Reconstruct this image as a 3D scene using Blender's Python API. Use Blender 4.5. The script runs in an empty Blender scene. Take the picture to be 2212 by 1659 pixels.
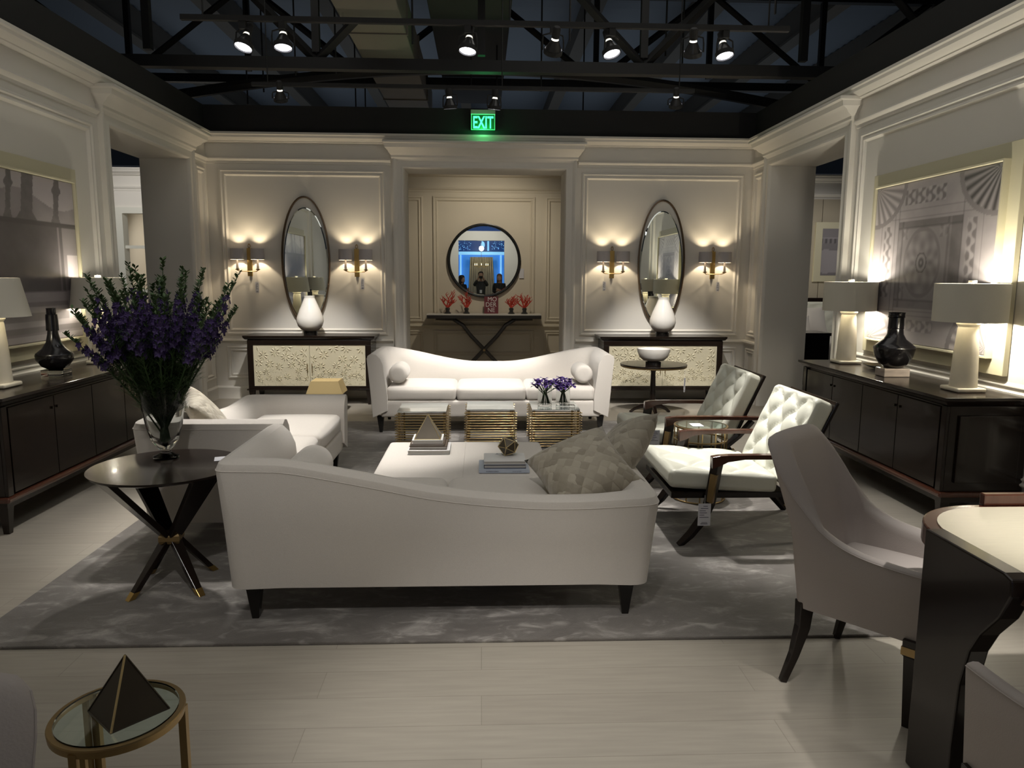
import bpy, bmesh, math, random
from mathutils import Vector, Matrix, noise
C = bpy.context.scene
COL = C.collection
PI = math.pi
R_ = math.radians
rnd = random.Random(7)

# ------------------------------------------------------------------ camera
F_PX = 1600.0
VPX, VPY, CX, CY = 1040.0, 598.0, 1106.0, 829.5
d = Vector(((VPX - CX) / F_PX, -(VPY - CY) / F_PX, -1.0)).normalized()
z = Vector((0, 1, 0)); z = (z - z.dot(d) * d).normalized()
x = d.cross(z)
cam = bpy.data.cameras.new('camera')
cam.sensor_width = 36.0
cam.lens = F_PX / 2212.0 * 36.0
cam.clip_start = 0.05
cam_ob = bpy.data.objects.new('camera', cam)
COL.objects.link(cam_ob)
cam_ob.matrix_world = Matrix((x, d, z)).to_4x4()
cam_ob.matrix_world.translation = (0, 0, 1.6)
C.camera = cam_ob

# ------------------------------------------------------------------ world, exposure, lights
W = bpy.data.worlds.new('world'); C.world = W; W.use_nodes = True
W.node_tree.nodes['Background'].inputs[0].default_value = (0.55, 0.62, 0.75, 1)
W.node_tree.nodes['Background'].inputs[1].default_value = 0.02
C.view_settings.view_transform = 'Standard'
C.view_settings.look = 'None'
C.view_settings.gamma = 1.0
C.view_settings.use_curve_mapping = False
C.view_settings.exposure = 0.0
C.cycles.use_denoising = True
C.cycles.max_bounces = 8
C.cycles.diffuse_bounces = 5
C.cycles.glossy_bounces = 4
C.cycles.transmission_bounces = 6
C.cycles.transparent_max_bounces = 8
C.cycles.caustics_reflective = False
C.cycles.caustics_refractive = False
C.cycles.sample_clamp_indirect = 4.0

COOL = (1.0, 0.955, 0.90)
WARM = (1.0, 0.80, 0.55)
def spot(loc, tgt, power, deg, blend=0.6, col=COOL, r=0.05):
    l = bpy.data.lights.new('spot_light', 'SPOT')
    l.energy = power; l.color = col; l.spot_size = R_(deg); l.spot_blend = blend; l.shadow_soft_size = r
    o = bpy.data.objects.new('spot_light', l); COL.objects.link(o)
    o.location = loc
    dv = Vector(tgt) - Vector(loc)
    o.rotation_euler = dv.to_track_quat('-Z', 'Y').to_euler()
    return o
def point(loc, power, col=WARM, r=0.03):
    l = bpy.data.lights.new('bulb_light', 'POINT')
    l.energy = power; l.color = col; l.shadow_soft_size = r
    o = bpy.data.objects.new('bulb_light', l); COL.objects.link(o); o.location = loc
    return o
# ceiling spots: (position, aim, watts, cone)
SP = 1.0
AREA_W = 40
SPOTS = [
    # nearer track
    ((-1.66, 5.5, 3.15), (-2.35, 4.5, 0.0), 130, 50),
    ((-1.38, 5.5, 3.15), (-1.33, 4.95, 0.4), 370, 52),
    ((-0.10, 5.5, 3.15), (-0.42, 4.95, 0.45), 190, 27),
    ((0.93, 5.5, 3.15), (1.55, 4.75, 0.4), 350, 40),
    ((1.74, 5.5, 3.15), (2.10, 4.75, 0.2), 230, 44),
    ((0.50, 5.5, 3.15), (0.15, 7.9, 0.5), 330, 52),
    ((1.50, 5.5, 3.15), (1.95, 7.6, 0.2), 420, 46),
    # far track
    ((-0.30, 7.5, 3.19), (-0.10, 8.0, 0.6), 240, 46),
    ((0.12, 7.5, 3.19), (-0.12, 7.95, 0.6), 240, 46),
    ((-1.92, 7.5, 3.24), (-2.15, 9.15, 0.62), 420, 38),
    ((1.90, 7.5, 3.24), (2.25, 9.2, 0.65), 420, 38),
]
for a in SPOTS:
    spot(a[0], a[1], a[2] * SP, a[3], 0.7)
# bare unseen spots added over and behind the camera and in neighbouring rooms
for a in [((2.5, 1.2, 3.6), (2.15, 2.05, 0.8), 620, 32), ((0.5, 0.9, 3.6), (0.30, 2.30, 0.0), 360, 36),
          ((-0.4, 0.3, 3.6), (-0.45, 3.3, 0.5), 165, 42), ((-2.2, 1.6, 3.6), (-2.6, 4.2, 0.9), 60, 60),
          ((0.3, 10.9, 3.3), (0.05, 12.7, 1.2), 70, 120),
          ((5.6, 10.2, 3.4), (5.6, 12.8, 1.2), 110, 80), ((-5.4, 10.4, 3.4), (-5.6, 13.0, 1.8), 170, 90),
          ((-5.4, 13.8, 3.3), (-5.6, 15.2, 1.6), 140, 100), ((0.0, -1.6, 3.6), (0, -4.0, 2.0), 160, 110)]:
    spot(a[0], a[1], a[2] * SP, a[3], 0.8, COOL if abs(a[0][0]) > 0.35 or a[0][1] < 5 else (1.0, 0.88, 0.70))
# added area fill up high, stands in for the hall's many other lamps
for (lx, ly, lw) in [(0, 2.0, AREA_W), (0, 6.2, AREA_W)]:
    l = bpy.data.lights.new('hall_fill', 'AREA'); l.shape = 'RECTANGLE'; l.size = 5.0; l.size_y = 4.0; l.energy = lw; l.color = (1.0, 0.97, 0.90)
    o = bpy.data.objects.new('hall_fill', l); COL.objects.link(o); o.location = (lx, ly, 5.0)

# added upward area light to brighten the roof deck beyond the back wall
l = bpy.data.lights.new('roof_fill', 'AREA'); l.shape = 'RECTANGLE'; l.size = 16.0; l.size_y = 8.0; l.energy = 80; l.color = (0.80, 0.90, 1.0)
o = bpy.data.objects.new('roof_fill', l); COL.objects.link(o); o.location = (0, 18.0, 3.2); o.rotation_euler = (PI, 0, 0)

# ------------------------------------------------------------------ materials
def nt(m):
    m.use_nodes = True
    return m.node_tree, m.node_tree.nodes['Principled BSDF']
def mat(name, col, rough=0.5, metal=0.0, bump=0.0, bscale=40.0, var=0.0, vscale=4.0, stretch=(1, 1, 1), **kw):
    m = bpy.data.materials.new(name)
    t, b = nt(m)
    b.inputs['Base Color'].default_value = (*col, 1)
    b.inputs['Roughness'].default_value = rough
    b.inputs['Metallic'].default_value = metal
    for k, v in kw.items():
        k = k.replace('_', ' ')
        b.inputs[k].default_value = v
    tc = t.nodes.new('ShaderNodeTexCoord'); mp = t.nodes.new('ShaderNodeMapping')
    t.links.new(tc.outputs['Object'], mp.inputs[0]); mp.inputs['Scale'].default_value = stretch
    n2 = t.nodes.new('ShaderNodeTexNoise'); n2.inputs['Scale'].default_value = vscale; n2.inputs['Detail'].default_value = 5
    t.links.new(mp.outputs[0], n2.inputs['Vector'])
    v = max(var, 0.02)
    mx = t.nodes.new('ShaderNodeMix'); mx.data_type = 'RGBA'
    mx.inputs[6].default_value = (*[c * (1 - v) for c in col], 1); mx.inputs[7].default_value = (*[min(1, c * (1 + v)) for c in col], 1)
    t.links.new(n2.outputs['Fac'], mx.inputs[0]); t.links.new(mx.outputs[2], b.inputs['Base Color'])
    if bump:
        n = t.nodes.new('ShaderNodeTexNoise'); n.inputs['Scale'].default_value = bscale; n.inputs['Detail'].default_value = 3
        t.links.new(mp.outputs[0], n.inputs['Vector'])
        bp = t.nodes.new('ShaderNodeBump'); bp.inputs['Strength'].default_value = bump; bp.inputs['Distance'].default_value = 0.01
        t.links.new(n.outputs['Fac'], bp.inputs['Height']); t.links.new(bp.outputs[0], b.inputs['Normal'])
    return m
def emit(name, col, s):
    m = bpy.data.materials.new(name); t, b = nt(m)
    b.inputs['Base Color'].default_value = (*col, 1); b.inputs['Emission Color'].default_value = (*col, 1); b.inputs['Emission Strength'].default_value = s
    return m
M = {}
M['wall'] = mat('cream_paint', (0.74, 0.71, 0.65), 0.6, bump=0.03, bscale=120)
M['wallw'] = mat('warm_cream_paint', (0.70, 0.64, 0.52), 0.6, bump=0.03, bscale=120)
M['black'] = mat('black_paint', (0.012, 0.012, 0.012), 0.8)
M['darkmetal'] = mat('roof_steel', (0.007, 0.007, 0.007), 0.6)
M['duct'] = mat('painted_duct', (0.20, 0.185, 0.16), 0.7)
M['deck'] = mat('roof_deck', (0.20, 0.23, 0.27), 0.8)
M['linen'] = mat('linen_upholstery', (0.60, 0.56, 0.51), 0.9, bump=0.25, bscale=260, var=0.05, vscale=90, stretch=(1, 1, 3))
M['linen'].node_tree.nodes['Principled BSDF'].inputs['Sheen Weight'].default_value = 0.3
M['linend'] = mat('grey_leather_upholstery', (0.42, 0.375, 0.35), 0.6, bump=0.08, bscale=200)
M['white_leather'] = mat('white_leather', (0.72, 0.72, 0.62), 0.42, bump=0.06, bscale=90)
M['espresso'] = mat('espresso_wood', (0.012, 0.007, 0.005), 0.2, var=0.35, vscale=6, stretch=(1, 1, 12), Specular_IOR_Level=0.4, Coat_Weight=0.12, Coat_Roughness=0.05)
M['mahog'] = mat('mahogany_wood', (0.07, 0.022, 0.012), 0.2, var=0.3, vscale=8, stretch=(12, 1, 1), Coat_Weight=0.5, Coat_Roughness=0.1)
M['blackwood'] = mat('black_lacquered_wood', (0.008, 0.007, 0.006), 0.2)
M['brass'] = mat('brass', (0.62, 0.43, 0.16), 0.3, 1.0, bump=0.05, bscale=60)
M['brassd'] = mat('aged_brass', (0.38, 0.27, 0.13), 0.38, 1.0, bump=0.05, bscale=60)
M['gold'] = mat('gilt_metal', (0.72, 0.58, 0.32), 0.28, 1.0)
M['rod'] = mat('brass_rod', (0.44, 0.33, 0.16), 0.3, 1.0)
M['neck'] = emit('glowing_lamp_neck', (1, .95, .8), 1.5)
M['shade'] = mat('linen_lamp_shade', (0.62, 0.59, 0.50), 0.9, bump=0.2, bscale=300)
M['mirror'] = mat('mirror_glass', (0.86, 0.9, 0.86), 0.02, 1.0)
M['mirror'].node_tree.nodes['Principled BSDF'].inputs['Roughness'].default_value = 0.0
M['ceramic'] = mat('white_ceramic', (0.80, 0.77, 0.72), 0.12, Coat_Weight=0.6)
M['blackcer'] = mat('black_ceramic', (0.010, 0.009, 0.010), 0.18)
M['paper'] = mat('white_paper', (0.70, 0.70, 0.74), 0.7)
M['ink'] = mat('dark_ink', (0.06, 0.06, 0.10), 0.7)
M['acrylic'] = mat('clear_glass', (0.97, 1.0, 0.98), 0.02, Transmission_Weight=1.0, IOR=1.33)
M['glassgreen'] = mat('plate_glass', (0.80, 0.95, 0.92), 0.02, Transmission_Weight=1.0, IOR=1.5)
M['glasstop'] = mat('pale_reflective_glass', (0.80, 0.86, 0.84), 0.08, 0.75, Transmission_Weight=0.0, IOR=1.5)
M['coral'] = mat('red_coral', (0.55, 0.05, 0.03), 0.5, bump=0.3, bscale=80)
M['bark'] = mat('dark_bronze', (0.03, 0.03, 0.03), 0.4)
M['pyr'] = mat('dark_bronze_plate', (0.075, 0.062, 0.045), 0.35, 0.6, var=0.3, vscale=6)
M['bookw'] = mat('white_book_cover', (0.74, 0.73, 0.72), 0.45)
M['pages'] = mat('book_pages', (0.45, 0.43, 0.40), 0.9, var=0.12, vscale=200, stretch=(0.02, 0.02, 1))
M['bookb'] = mat('navy_book_cover', (0.03, 0.035, 0.07), 0.4)
M['bookg'] = mat('pale_blue_book_cover', (0.42, 0.47, 0.56), 0.3)
M['bookbr'] = mat('brown_book_cover', (0.10, 0.07, 0.05), 0.5)
M['maroon'] = mat('maroon_cover', (0.16, 0.025, 0.035), 0.5, var=0.6, vscale=9)
M['kraft'] = mat('kraft_paper', (0.50, 0.38, 0.18), 0.8)
M['stem'] = mat('green_stem', (0.035, 0.075, 0.02), 0.6)
M['leaf'] = mat('leaf_green', (0.06, 0.115, 0.035), 0.55, var=0.4, vscale=12)
M['purple'] = mat('purple_petals', (0.048, 0.024, 0.115), 0.6, var=0.5, vscale=25)
M['iris'] = mat('iris_petals', (0.085, 0.04, 0.22), 0.6, var=0.5, vscale=60)
M['marbletop'] = mat('white_stone', (0.75, 0.73, 0.68), 0.25)
M['iron'] = mat('dark_iron', (0.05, 0.045, 0.04), 0.35, 0.5)
M['skin'] = mat('skin', (0.45, 0.27, 0.19), 0.6)
M['cloth'] = mat('dark_jacket', (0.035, 0.035, 0.035), 0.85)
M['hair'] = mat('dark_hair', (0.02, 0.013, 0.01), 0.5)
M['hairb'] = mat('light_brown_hair', (0.16, 0.08, 0.035), 0.5)
M['bulb'] = emit('lamp_lens', (0.93, 0.92, 1.0), 14)
M['exitg'] = emit('exit_green', (0.06, 0.9, 0.34), 2.2)
M['exitd'] = emit('exit_panel', (0.0, 0.10, 0.02), 0.35)
M['candle'] = mat('candle_sleeve', (0.55, 0.5, 0.45), 0.5)

# alabaster lamp foot: pale stone, slightly translucent
M['alab'] = mat('alabaster', (0.74, 0.68, 0.55), 0.3, var=0.12, vscale=7)
# striped marble block
def striped():
    m = mat('banded_onyx', (0.5, 0.42, 0.36), 0.15, var=0.6, vscale=3, stretch=(2, 2, 9))
    return m
M['onyx'] = striped()
# plank floor
def floor_mat():
    m = bpy.data.materials.new('pale_plank_floor'); t, b = nt(m)
    tc = t.nodes.new('ShaderNodeTexCoord')
    br = t.nodes.new('ShaderNodeTexBrick')
    br.inputs['Color1'].default_value = (0.375, 0.343, 0.288, 1); br.inputs['Color2'].default_value = (0.345, 0.313, 0.262, 1); br.inputs['Mortar'].default_value = (0.27, 0.245, 0.20, 1)
    br.inputs['Scale'].default_value = 1.0; br.inputs['Mortar Size'].default_value = 0.0016; br.inputs['Brick Width'].default_value = 1.7; br.inputs['Row Height'].default_value = 0.19
    br.inputs['Bias'].default_value = 0.0
    br.offset = 0.37
    t.links.new(tc.outputs['Object'], br.inputs['Vector'])
    mp = t.nodes.new('ShaderNodeMapping'); mp.inputs['Scale'].default_value = (1.2, 14, 1)
    t.links.new(tc.outputs['Object'], mp.inputs[0])
    n = t.nodes.new('ShaderNodeTexNoise'); n.inputs['Scale'].default_value = 3; n.inputs['Detail'].default_value = 8
    t.links.new(mp.outputs[0], n.inputs['Vector'])
    mx = t.nodes.new('ShaderNodeMix'); mx.data_type = 'RGBA'; mx.blend_type = 'MULTIPLY'; mx.inputs[0].default_value = 0.35
    t.links.new(br.outputs['Color'], mx.inputs[6]); t.links.new(n.outputs['Color'], mx.inputs[7])
    r = t.nodes.new('ShaderNodeValToRGB'); r.color_ramp.elements[0].color = (0.62, 0.62, 0.62, 1); r.color_ramp.elements[1].color = (1, 1, 1, 1); r.color_ramp.elements[0].position = 0.3; r.color_ramp.elements[1].position = 0.7
    t.links.new(n.outputs['Fac'], r.inputs[0]); t.links.new(r.outputs[0], mx.inputs[7])
    t.links.new(mx.outputs[2], b.inputs['Base Color'])
    b.inputs['Roughness'].default_value = 0.42
    return m
M['floor'] = floor_mat()
def rug_mat():
    m = bpy.data.materials.new('viscose_rug'); t, b = nt(m)
    tc = t.nodes.new('ShaderNodeTexCoord')
    n = t.nodes.new('ShaderNodeTexNoise'); n.inputs['Scale'].default_value = 3.2; n.inputs['Detail'].default_value = 10; n.inputs['Roughness'].default_value = 0.68; n.inputs['Distortion'].default_value = 0.6
    mp = t.nodes.new('ShaderNodeMapping'); mp.inputs['Scale'].default_value = (1.0, 1.9, 1)
    t.links.new(tc.outputs['Object'], mp.inputs[0]); t.links.new(mp.outputs[0], n.inputs['Vector'])
    r = t.nodes.new('ShaderNodeValToRGB')
    e = r.color_ramp.elements; e[0].position = 0.40; e[0].color = (0.085, 0.073, 0.063, 1); e[1].position = 0.72; e[1].color = (0.38, 0.355, 0.33, 1)
    k = e.new(0.54); k.color = (0.12, 0.107, 0.094, 1)
    t.links.new(n.outputs['Fac'], r.inputs[0]); t.links.new(r.outputs[0], b.inputs['Base Color'])
    nf = t.nodes.new('ShaderNodeTexNoise'); nf.inputs['Scale'].default_value = 6.5; nf.inputs['Detail'].default_value = 9; nf.inputs['Distortion'].default_value = 1.2
    t.links.new(mp.outputs[0], nf.inputs['Vector'])
    rf = t.nodes.new('ShaderNodeValToRGB'); rf.color_ramp.elements[0].position = 0.56; rf.color_ramp.elements[0].color = (0, 0, 0, 1); rf.color_ramp.elements[1].position = 0.72; rf.color_ramp.elements[1].color = (0.15, 0.145, 0.135, 1)
    t.links.new(nf.outputs['Fac'], rf.inputs[0])
    ad = t.nodes.new('ShaderNodeMix'); ad.data_type = 'RGBA'; ad.blend_type = 'ADD'; ad.inputs[0].default_value = 1.0
    t.links.new(r.outputs[0], ad.inputs[6]); t.links.new(rf.outputs[0], ad.inputs[7]); t.links.new(ad.outputs[2], b.inputs['Base Color'])
    b.inputs['Roughness'].default_value = 0.75; b.inputs['Sheen Weight'].default_value = 0.5
    n2 = t.nodes.new('ShaderNodeTexNoise'); n2.inputs['Scale'].default_value = 260
    t.links.new(tc.outputs['Object'], n2.inputs['Vector'])
    bp = t.nodes.new('ShaderNodeBump'); bp.inputs['Strength'].default_value = 0.35; bp.inputs['Distance'].default_value = 0.006
    t.links.new(n2.outputs['Fac'], bp.inputs['Height']); t.links.new(bp.outputs[0], b.inputs['Normal'])
    return m
M['rug'] = rug_mat()
def woven():
    m = bpy.data.materials.new('basket_weave_fabric'); t, b = nt(m)
    tc = t.nodes.new('ShaderNodeTexCoord'); mp = t.nodes.new('ShaderNodeMapping'); mp.inputs['Rotation'].default_value = (0, 0, R_(45))
    t.links.new(tc.outputs['UV'], mp.inputs[0])
    br = t.nodes.new('ShaderNodeTexVoronoi'); br.distance = 'CHEBYCHEV'; br.inputs['Scale'].default_value = 11; br.inputs['Randomness'].default_value = 0.45
    t.links.new(mp.outputs[0], br.inputs['Vector'])
    sp = t.nodes.new('ShaderNodeSeparateColor'); t.links.new(br.outputs['Color'], sp.inputs[0])
    cr = t.nodes.new('ShaderNodeValToRGB'); cr.color_ramp.elements[0].color = (0.25, 0.22, 0.165, 1); cr.color_ramp.elements[1].color = (0.42, 0.38, 0.30, 1)
    t.links.new(sp.outputs[0], cr.inputs[0]); t.links.new(cr.outputs[0], b.inputs['Base Color'])
    b.inputs['Roughness'].default_value = 0.7; b.inputs['Sheen Weight'].default_value = 0.3
    bp = t.nodes.new('ShaderNodeBump'); bp.inputs['Strength'].default_value = 0.7; bp.inputs['Distance'].default_value = 0.012
    t.links.new(br.outputs['Distance'], bp.inputs['Height']); bp.invert = True; t.links.new(bp.outputs[0], b.inputs['Normal'])
    return m
M['weave'] = woven()
def vcol(name, rough=0.35):
    m = bpy.data.materials.new(name); t, b = nt(m)
    a = t.nodes.new('ShaderNodeVertexColor'); a.layer_name = 'print'
    t.links.new(a.outputs[0], b.inputs['Base Color']); b.inputs['Roughness'].default_value = rough
    return m
M['print'] = vcol('printed_canvas', 0.3)
def textured_wood():
    m = mat('pale_wood_inlay', (0.60, 0.55, 0.42), 0.35, bump=0.15, bscale=30, var=0.10, vscale=10, stretch=(1, 14, 1))
    return m
M['inlay'] = textured_wood()

# ------------------------------------------------------------------ mesh helpers
class MB:
    def __init__(s): s.v = []; s.f = []; s.uv = None
    def add(s, vs, fs):
        n = len(s.v); s.v += [tuple(p) for p in vs]; s.f += [tuple(i + n for i in f) for f in fs]; return s
    def box(s, x0, x1, y0, y1, z0, z1, m=None):
        vs = [Vector((a, b, c)) for a in (x0, x1) for b in (y0, y1) for c in (z0, z1)]
        if m: vs = [m @ p for p in vs]
        return s.add(vs, [(0, 1, 3, 2), (4, 6, 7, 5), (0, 4, 5, 1), (2, 3, 7, 6), (0, 2, 6, 4), (1, 5, 7, 3)])
    def tube(s, pts, r, seg=8, cap=True, flat=None):
        pts = [Vector(p) for p in pts]; n = len(pts)
        rr = r if isinstance(r, (list, tuple)) else [r] * n
        rings = []
        up = None
        for i, p in enumerate(pts):
            t = (pts[min(i + 1, n - 1)] - pts[max(i - 1, 0)])
            if t.length < 1e-9: t = Vector((0, 0, 1))
            t.normalize()
            if up is None:
                up = Vector((0, 0, 1)) if abs(t.z) < 0.9 else Vector((0, 1, 0))
            a = t.cross(up)
            if a.length < 1e-6: a = t.cross(Vector((1, 0, 0)))
            a.normalize(); b = a.cross(t).normalized(); up = b
            fa, fb = flat if flat else (1, 1)
            rings.append([p + (a * math.cos(2 * PI * k / seg) * fa + b * math.sin(2 * PI * k / seg) * fb) * rr[i] for k in range(seg)])
        return s.rings(rings, cap)
    def rings(s, rings, cap=True, close=True):
        seg = len(rings[0]); vs = [p for r in rings for p in r]; fs = []
        for i in range(len(rings) - 1):
            for k in range(seg if close else seg - 1):
                a = i * seg + k; b = i * seg + (k + 1) % seg
                fs.append((a, b, b + seg, a + seg))
        if cap and close:
            fs.append(tuple(range(seg - 1, -1, -1))); fs.append(tuple((len(rings) - 1) * seg + k for k in range(seg)))
        return s.add(vs, fs)
    def lathe(s, prof, c=(0, 0, 0), seg=32, cap=True, sx=1, sy=1):
        c = Vector(c)
        return s.rings([[c + Vector((r * math.cos(2 * PI * k / seg) * sx, r * math.sin(2 * PI * k / seg) * sy, zz)) for k in range(seg)] for r, zz in prof], cap)
    def prism(s, out, fn, h0, h1):
        # out: 2-d outline; fn(u, v, h) -> point
        n = len(out)
        vs = [fn(u, v, h0) for u, v in out] + [fn(u, v, h1) for u, v in out]
        fs = [(i, (i + 1) % n, (i + 1) % n + n, i + n) for i in range(n)] + [tuple(range(n - 1, -1, -1)), tuple(range(n, 2 * n))]
        return s.add(vs, fs)
    def ring(s, c, R, r, seg=40, k=8, axis='z', sx=1, sy=1):
        c = Vector(c); rings = []
        for i in range(seg):
            a = 2 * PI * i / seg; row = []
            for j in range(k):
                b = 2 * PI * j / k + PI / k
                u = (R + r * math.cos(b)); w = r * math.sin(b)
                p = Vector((u * math.cos(a) * sx, u * math.sin(a) * sy, w)) if axis == 'z' else Vector((u * math.cos(a) * sx, w, u * math.sin(a) * sy))
                row.append(c + p)
            rings.append(row)
        rings.append(rings[0])
        return s.rings(rings, cap=False)
    def build(s, name, m, parent=None, smooth=False, bevel=0, sub=0, loc=None):
        me = bpy.data.meshes.new(name); me.from_pydata([tuple(p) for p in s.v], [], s.f)
        bm = bmesh.new(); bm.from_mesh(me); bmesh.ops.recalc_face_normals(bm, faces=bm.faces); bm.to_mesh(me); bm.free()
        if smooth:
            me.polygons.foreach_set('use_smooth', [True] * len(me.polygons))
            me.set_sharp_from_angle(angle=R_(50 if smooth is True else smooth))
        me.materials.append(m)
        o = bpy.data.objects.new(name, me); COL.objects.link(o)
        if parent: o.parent = parent
        if loc: o.location = loc
        if bevel:
            b = o.modifiers.new('bevel', 'BEVEL'); b.width = bevel; b.segments = 2; b.limit_method = 'ANGLE'
        if sub:
            q = o.modifiers.new('sub', 'SUBSURF'); q.levels = sub; q.render_levels = sub
        return o
def bx(*a): return MB().box(*a)
def empty(name, loc=(0, 0, 0), rz=0):
    o = bpy.data.objects.new(name, None); COL.objects.link(o); o.location = loc; o.rotation_euler = (0, 0, rz); o.empty_display_size = 0.1
    return o
def tag(o, label, cat, group=None, kind=None):
    o['label'] = label; o['category'] = cat
    if group: o['group'] = group
    if kind: o['kind'] = kind
    return o
def struct(o):
    o['kind'] = 'structure'; return o
def thing(name, label, cat, loc=(0, 0, 0), rz=0, group=None):
    return tag(empty(name, loc, rz), label, cat, group)
def dup(root, loc, rz, label=None, group=None):
    def cp(o, par):
        c = o.copy(); COL.objects.link(c)
        if par: c.parent = par; c.matrix_parent_inverse = o.matrix_parent_inverse.copy()
        for ch in KIDS.get(o.name, []): cp(ch, c)
        return c
    r = cp(root, None); r.location = loc; r.rotation_euler = (0, 0, rz)
    if label: r['label'] = label
    if group: r['group'] = group
    return r
KIDS = {}
def index_kids(root):
    def go(o):
        ch = [q for q in bpy.data.objects if q.parent == o]
        KIDS[o.name] = ch
        for q in ch: go(q)
    go(root); return root

def rbox(sx, sy, sz, r, n=10, puff=0.0, fn=None, sidepuff=0.0):
    """rounded, puffed cushion box centred on 0"""
    mb = MB(); idx = {}
    def vert(p):
        k = tuple(round(c, 5) for c in p)
        if k not in idx: idx[k] = len(mb.v); mb.v.append(k)
        return idx[k]
    h = (sx / 2, sy / 2, sz / 2)
    def shape(p):
        q = [max(-h[i] + r, min(h[i] - r, p[i])) for i in range(3)]
        dv = Vector([p[i] - q[i] for i in range(3)])
        if dv.length > 1e-9: dv = dv.normalized() * r
        o = Vector(q) + dv
        u, v = p[0] / h[0], p[1] / h[1]; w = p[2] / h[2]
        o.z += puff * (1 - u * u) * (1 - v * v) * w
        if sidepuff:
            o.x += sidepuff * (1 - v * v) * (1 - w * w) * u; o.y += sidepuff * (1 - u * u) * (1 - w * w) * v
        if fn: o = fn(o, u, v, w)
        return o
    def axpts(i):
        m_ = n if i < 2 else max(4, n // 2)
        base = [-1 + 2 * k / m_ for k in range(m_ + 1)]
        e = r / h[i] * 0.35
        return sorted(set([round(max(-1, min(1, b)), 5) for b in base] + [round(-1 + e, 5), round(1 - e, 5), round(-1 + 2.2 * e, 5), round(1 - 2.2 * e, 5)]))
    A = [axpts(i) for i in range(3)]
    for ax in range(3):
        a, b = (ax + 1) % 3, (ax + 2) % 3
        for sg in (-1, 1):
            for i in range(len(A[a]) - 1):
                for j in range(len(A[b]) - 1):
                    q = []
                    for (di, dj) in ((0, 0), (1, 0), (1, 1), (0, 1)):
                        p = [0, 0, 0]; p[ax] = sg * h[ax]; p[a] = A[a][i + di] * h[a]; p[b] = A[b][j + dj] * h[b]
                        q.append(vert(shape(p)))
                    if len(set(q)) == 4: mb.f.append(tuple(q))
    return mb
def xf(mb, m):
    mb.v = [tuple(m @ Vector(p)) for p in mb.v]; return mb
def Tm(x=0, y=0, z=0): return Matrix.Translation((x, y, z))
def Rz(a): return Matrix.Rotation(a, 4, 'Z')
def Rx(a): return Matrix.Rotation(a, 4, 'X')
def Ry(a): return Matrix.Rotation(a, 4, 'Y')
def text(s, size, name, m, parent=None, loc=(0, 0, 0), rot=(PI / 2, 0, 0), ext=0.002, sx=1.0, bold=0.0):
    c = bpy.data.curves.new(name, 'FONT'); c.body = s; c.size = size; c.extrude = ext; c.align_x = 'CENTER'; c.offset = bold
    o = bpy.data.objects.new(name, c)
    me = bpy.data.meshes.new_from_object(o); bpy.data.objects.remove(o)
    o = bpy.data.objects.new(name, me); me.materials.clear(); me.materials.append(m); COL.objects.link(o)
    o.location = loc; o.rotation_euler = rot; o.scale = (sx, 1, 1)
    if parent: o.parent = parent
    return o
# ------------------------------------------------------------------ room shell
XL, XR, YB = -3.46, 3.52, 9.75
TH = 0.54           # thickness of the side walls
TOP = 3.36          # top of the cream walls
BT = 3.70           # top of the black band
YN, YF = 7.24, 9.12 # side openings
OT = 2.95           # top of the openings
YR = -4.0           # wall behind the camera
struct(bx(-9, 9.5, -9, 17, -0.1, 0).build('floor', M['floor']))

def wallbox(name, *a, m=None): return struct(bx(*a).build(name, m or M['wall']))
for side, s, X in (('left', -1, XL), ('right', 1, XR)):
    a, b = sorted((X, X + s * TH))
    mb = MB(); mb.box(a, b, YR, YN, 0, TOP); mb.box(a, b, YF, YB + .45, 0, TOP); mb.box(a, b, YN, YF, OT, TOP)
    struct(mb.build('wall_' + side, M['wall']))
    a2, b2 = sorted((X + s * 0.002, X + s * 0.10))
    struct(bx(a2, b2, YR, YB + 0.2, TOP, BT).build('wall_upper_' + side, M['black']))
mb = MB(); mb.box(XL, -0.975, YB, YB + .45, 0, TOP); mb.box(1.07, XR, YB, YB + .45, 0, TOP); mb.box(-0.975, 1.07, YB, YB + .45, OT, TOP)
struct(mb.build('wall_back', M['wall']))
struct(bx(XL - .0, XR + .0, YB + .002, YB + .10, TOP, BT).build('wall_upper_back', M['black']))
# wall behind the camera with its opening, seen only in the mirrors
mb = MB(); mb.box(XL, -0.9, YR - .4, YR, 0, TOP); mb.box(0.9, XR, YR - .4, YR, 0, TOP); mb.box(-0.9, 0.9, YR - .4, YR, 3.0, TOP)
struct(mb.build('wall_front', M['wall']))
# vestibule behind the back opening
YV = 12.7
wallbox('wall_vestibule_back', -2.4, 2.5, YV, YV + .15, 0, TOP, m=M['wallw'])
wallbox('wall_vestibule_left', -2.5, -2.4, YB + .45, YV, 0, TOP, m=M['wallw'])
wallbox('wall_vestibule_right', 2.5, 2.6, YB + .45, YV, 0, TOP, m=M['wallw'])
# neighbouring rooms
wallbox('wall_bedroom_back', XR + TH, 8.5, 12.9, 13.05, 0, TOP)
wallbox('wall_bedroom_left', XR + .3, XR + TH, YB + .45, 12.9, 0, TOP)
mb = MB(); mb.box(-8.5, -6.15, 13.0, 13.12, 0, TOP); mb.box(-4.9, XL - TH, 13.0, 13.12, 0, TOP); mb.box(-6.15, -4.9, 13.0, 13.12, 2.72, TOP)
struct(mb.build('wall_gallery_back', M['wall']))
wallbox('wall_gallery_far', -8.5, -3.5, 15.2, 15.3, 0, TOP, m=M['wallw'])
wallbox('wall_gallery_side', -6.62, -6.5, 13.12, 15.2, 0, TOP, m=M['wallw'])
wallbox('wall_gallery_right', XL - TH, XL - .3, YB + .45, 13.0, 0, TOP)

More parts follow.
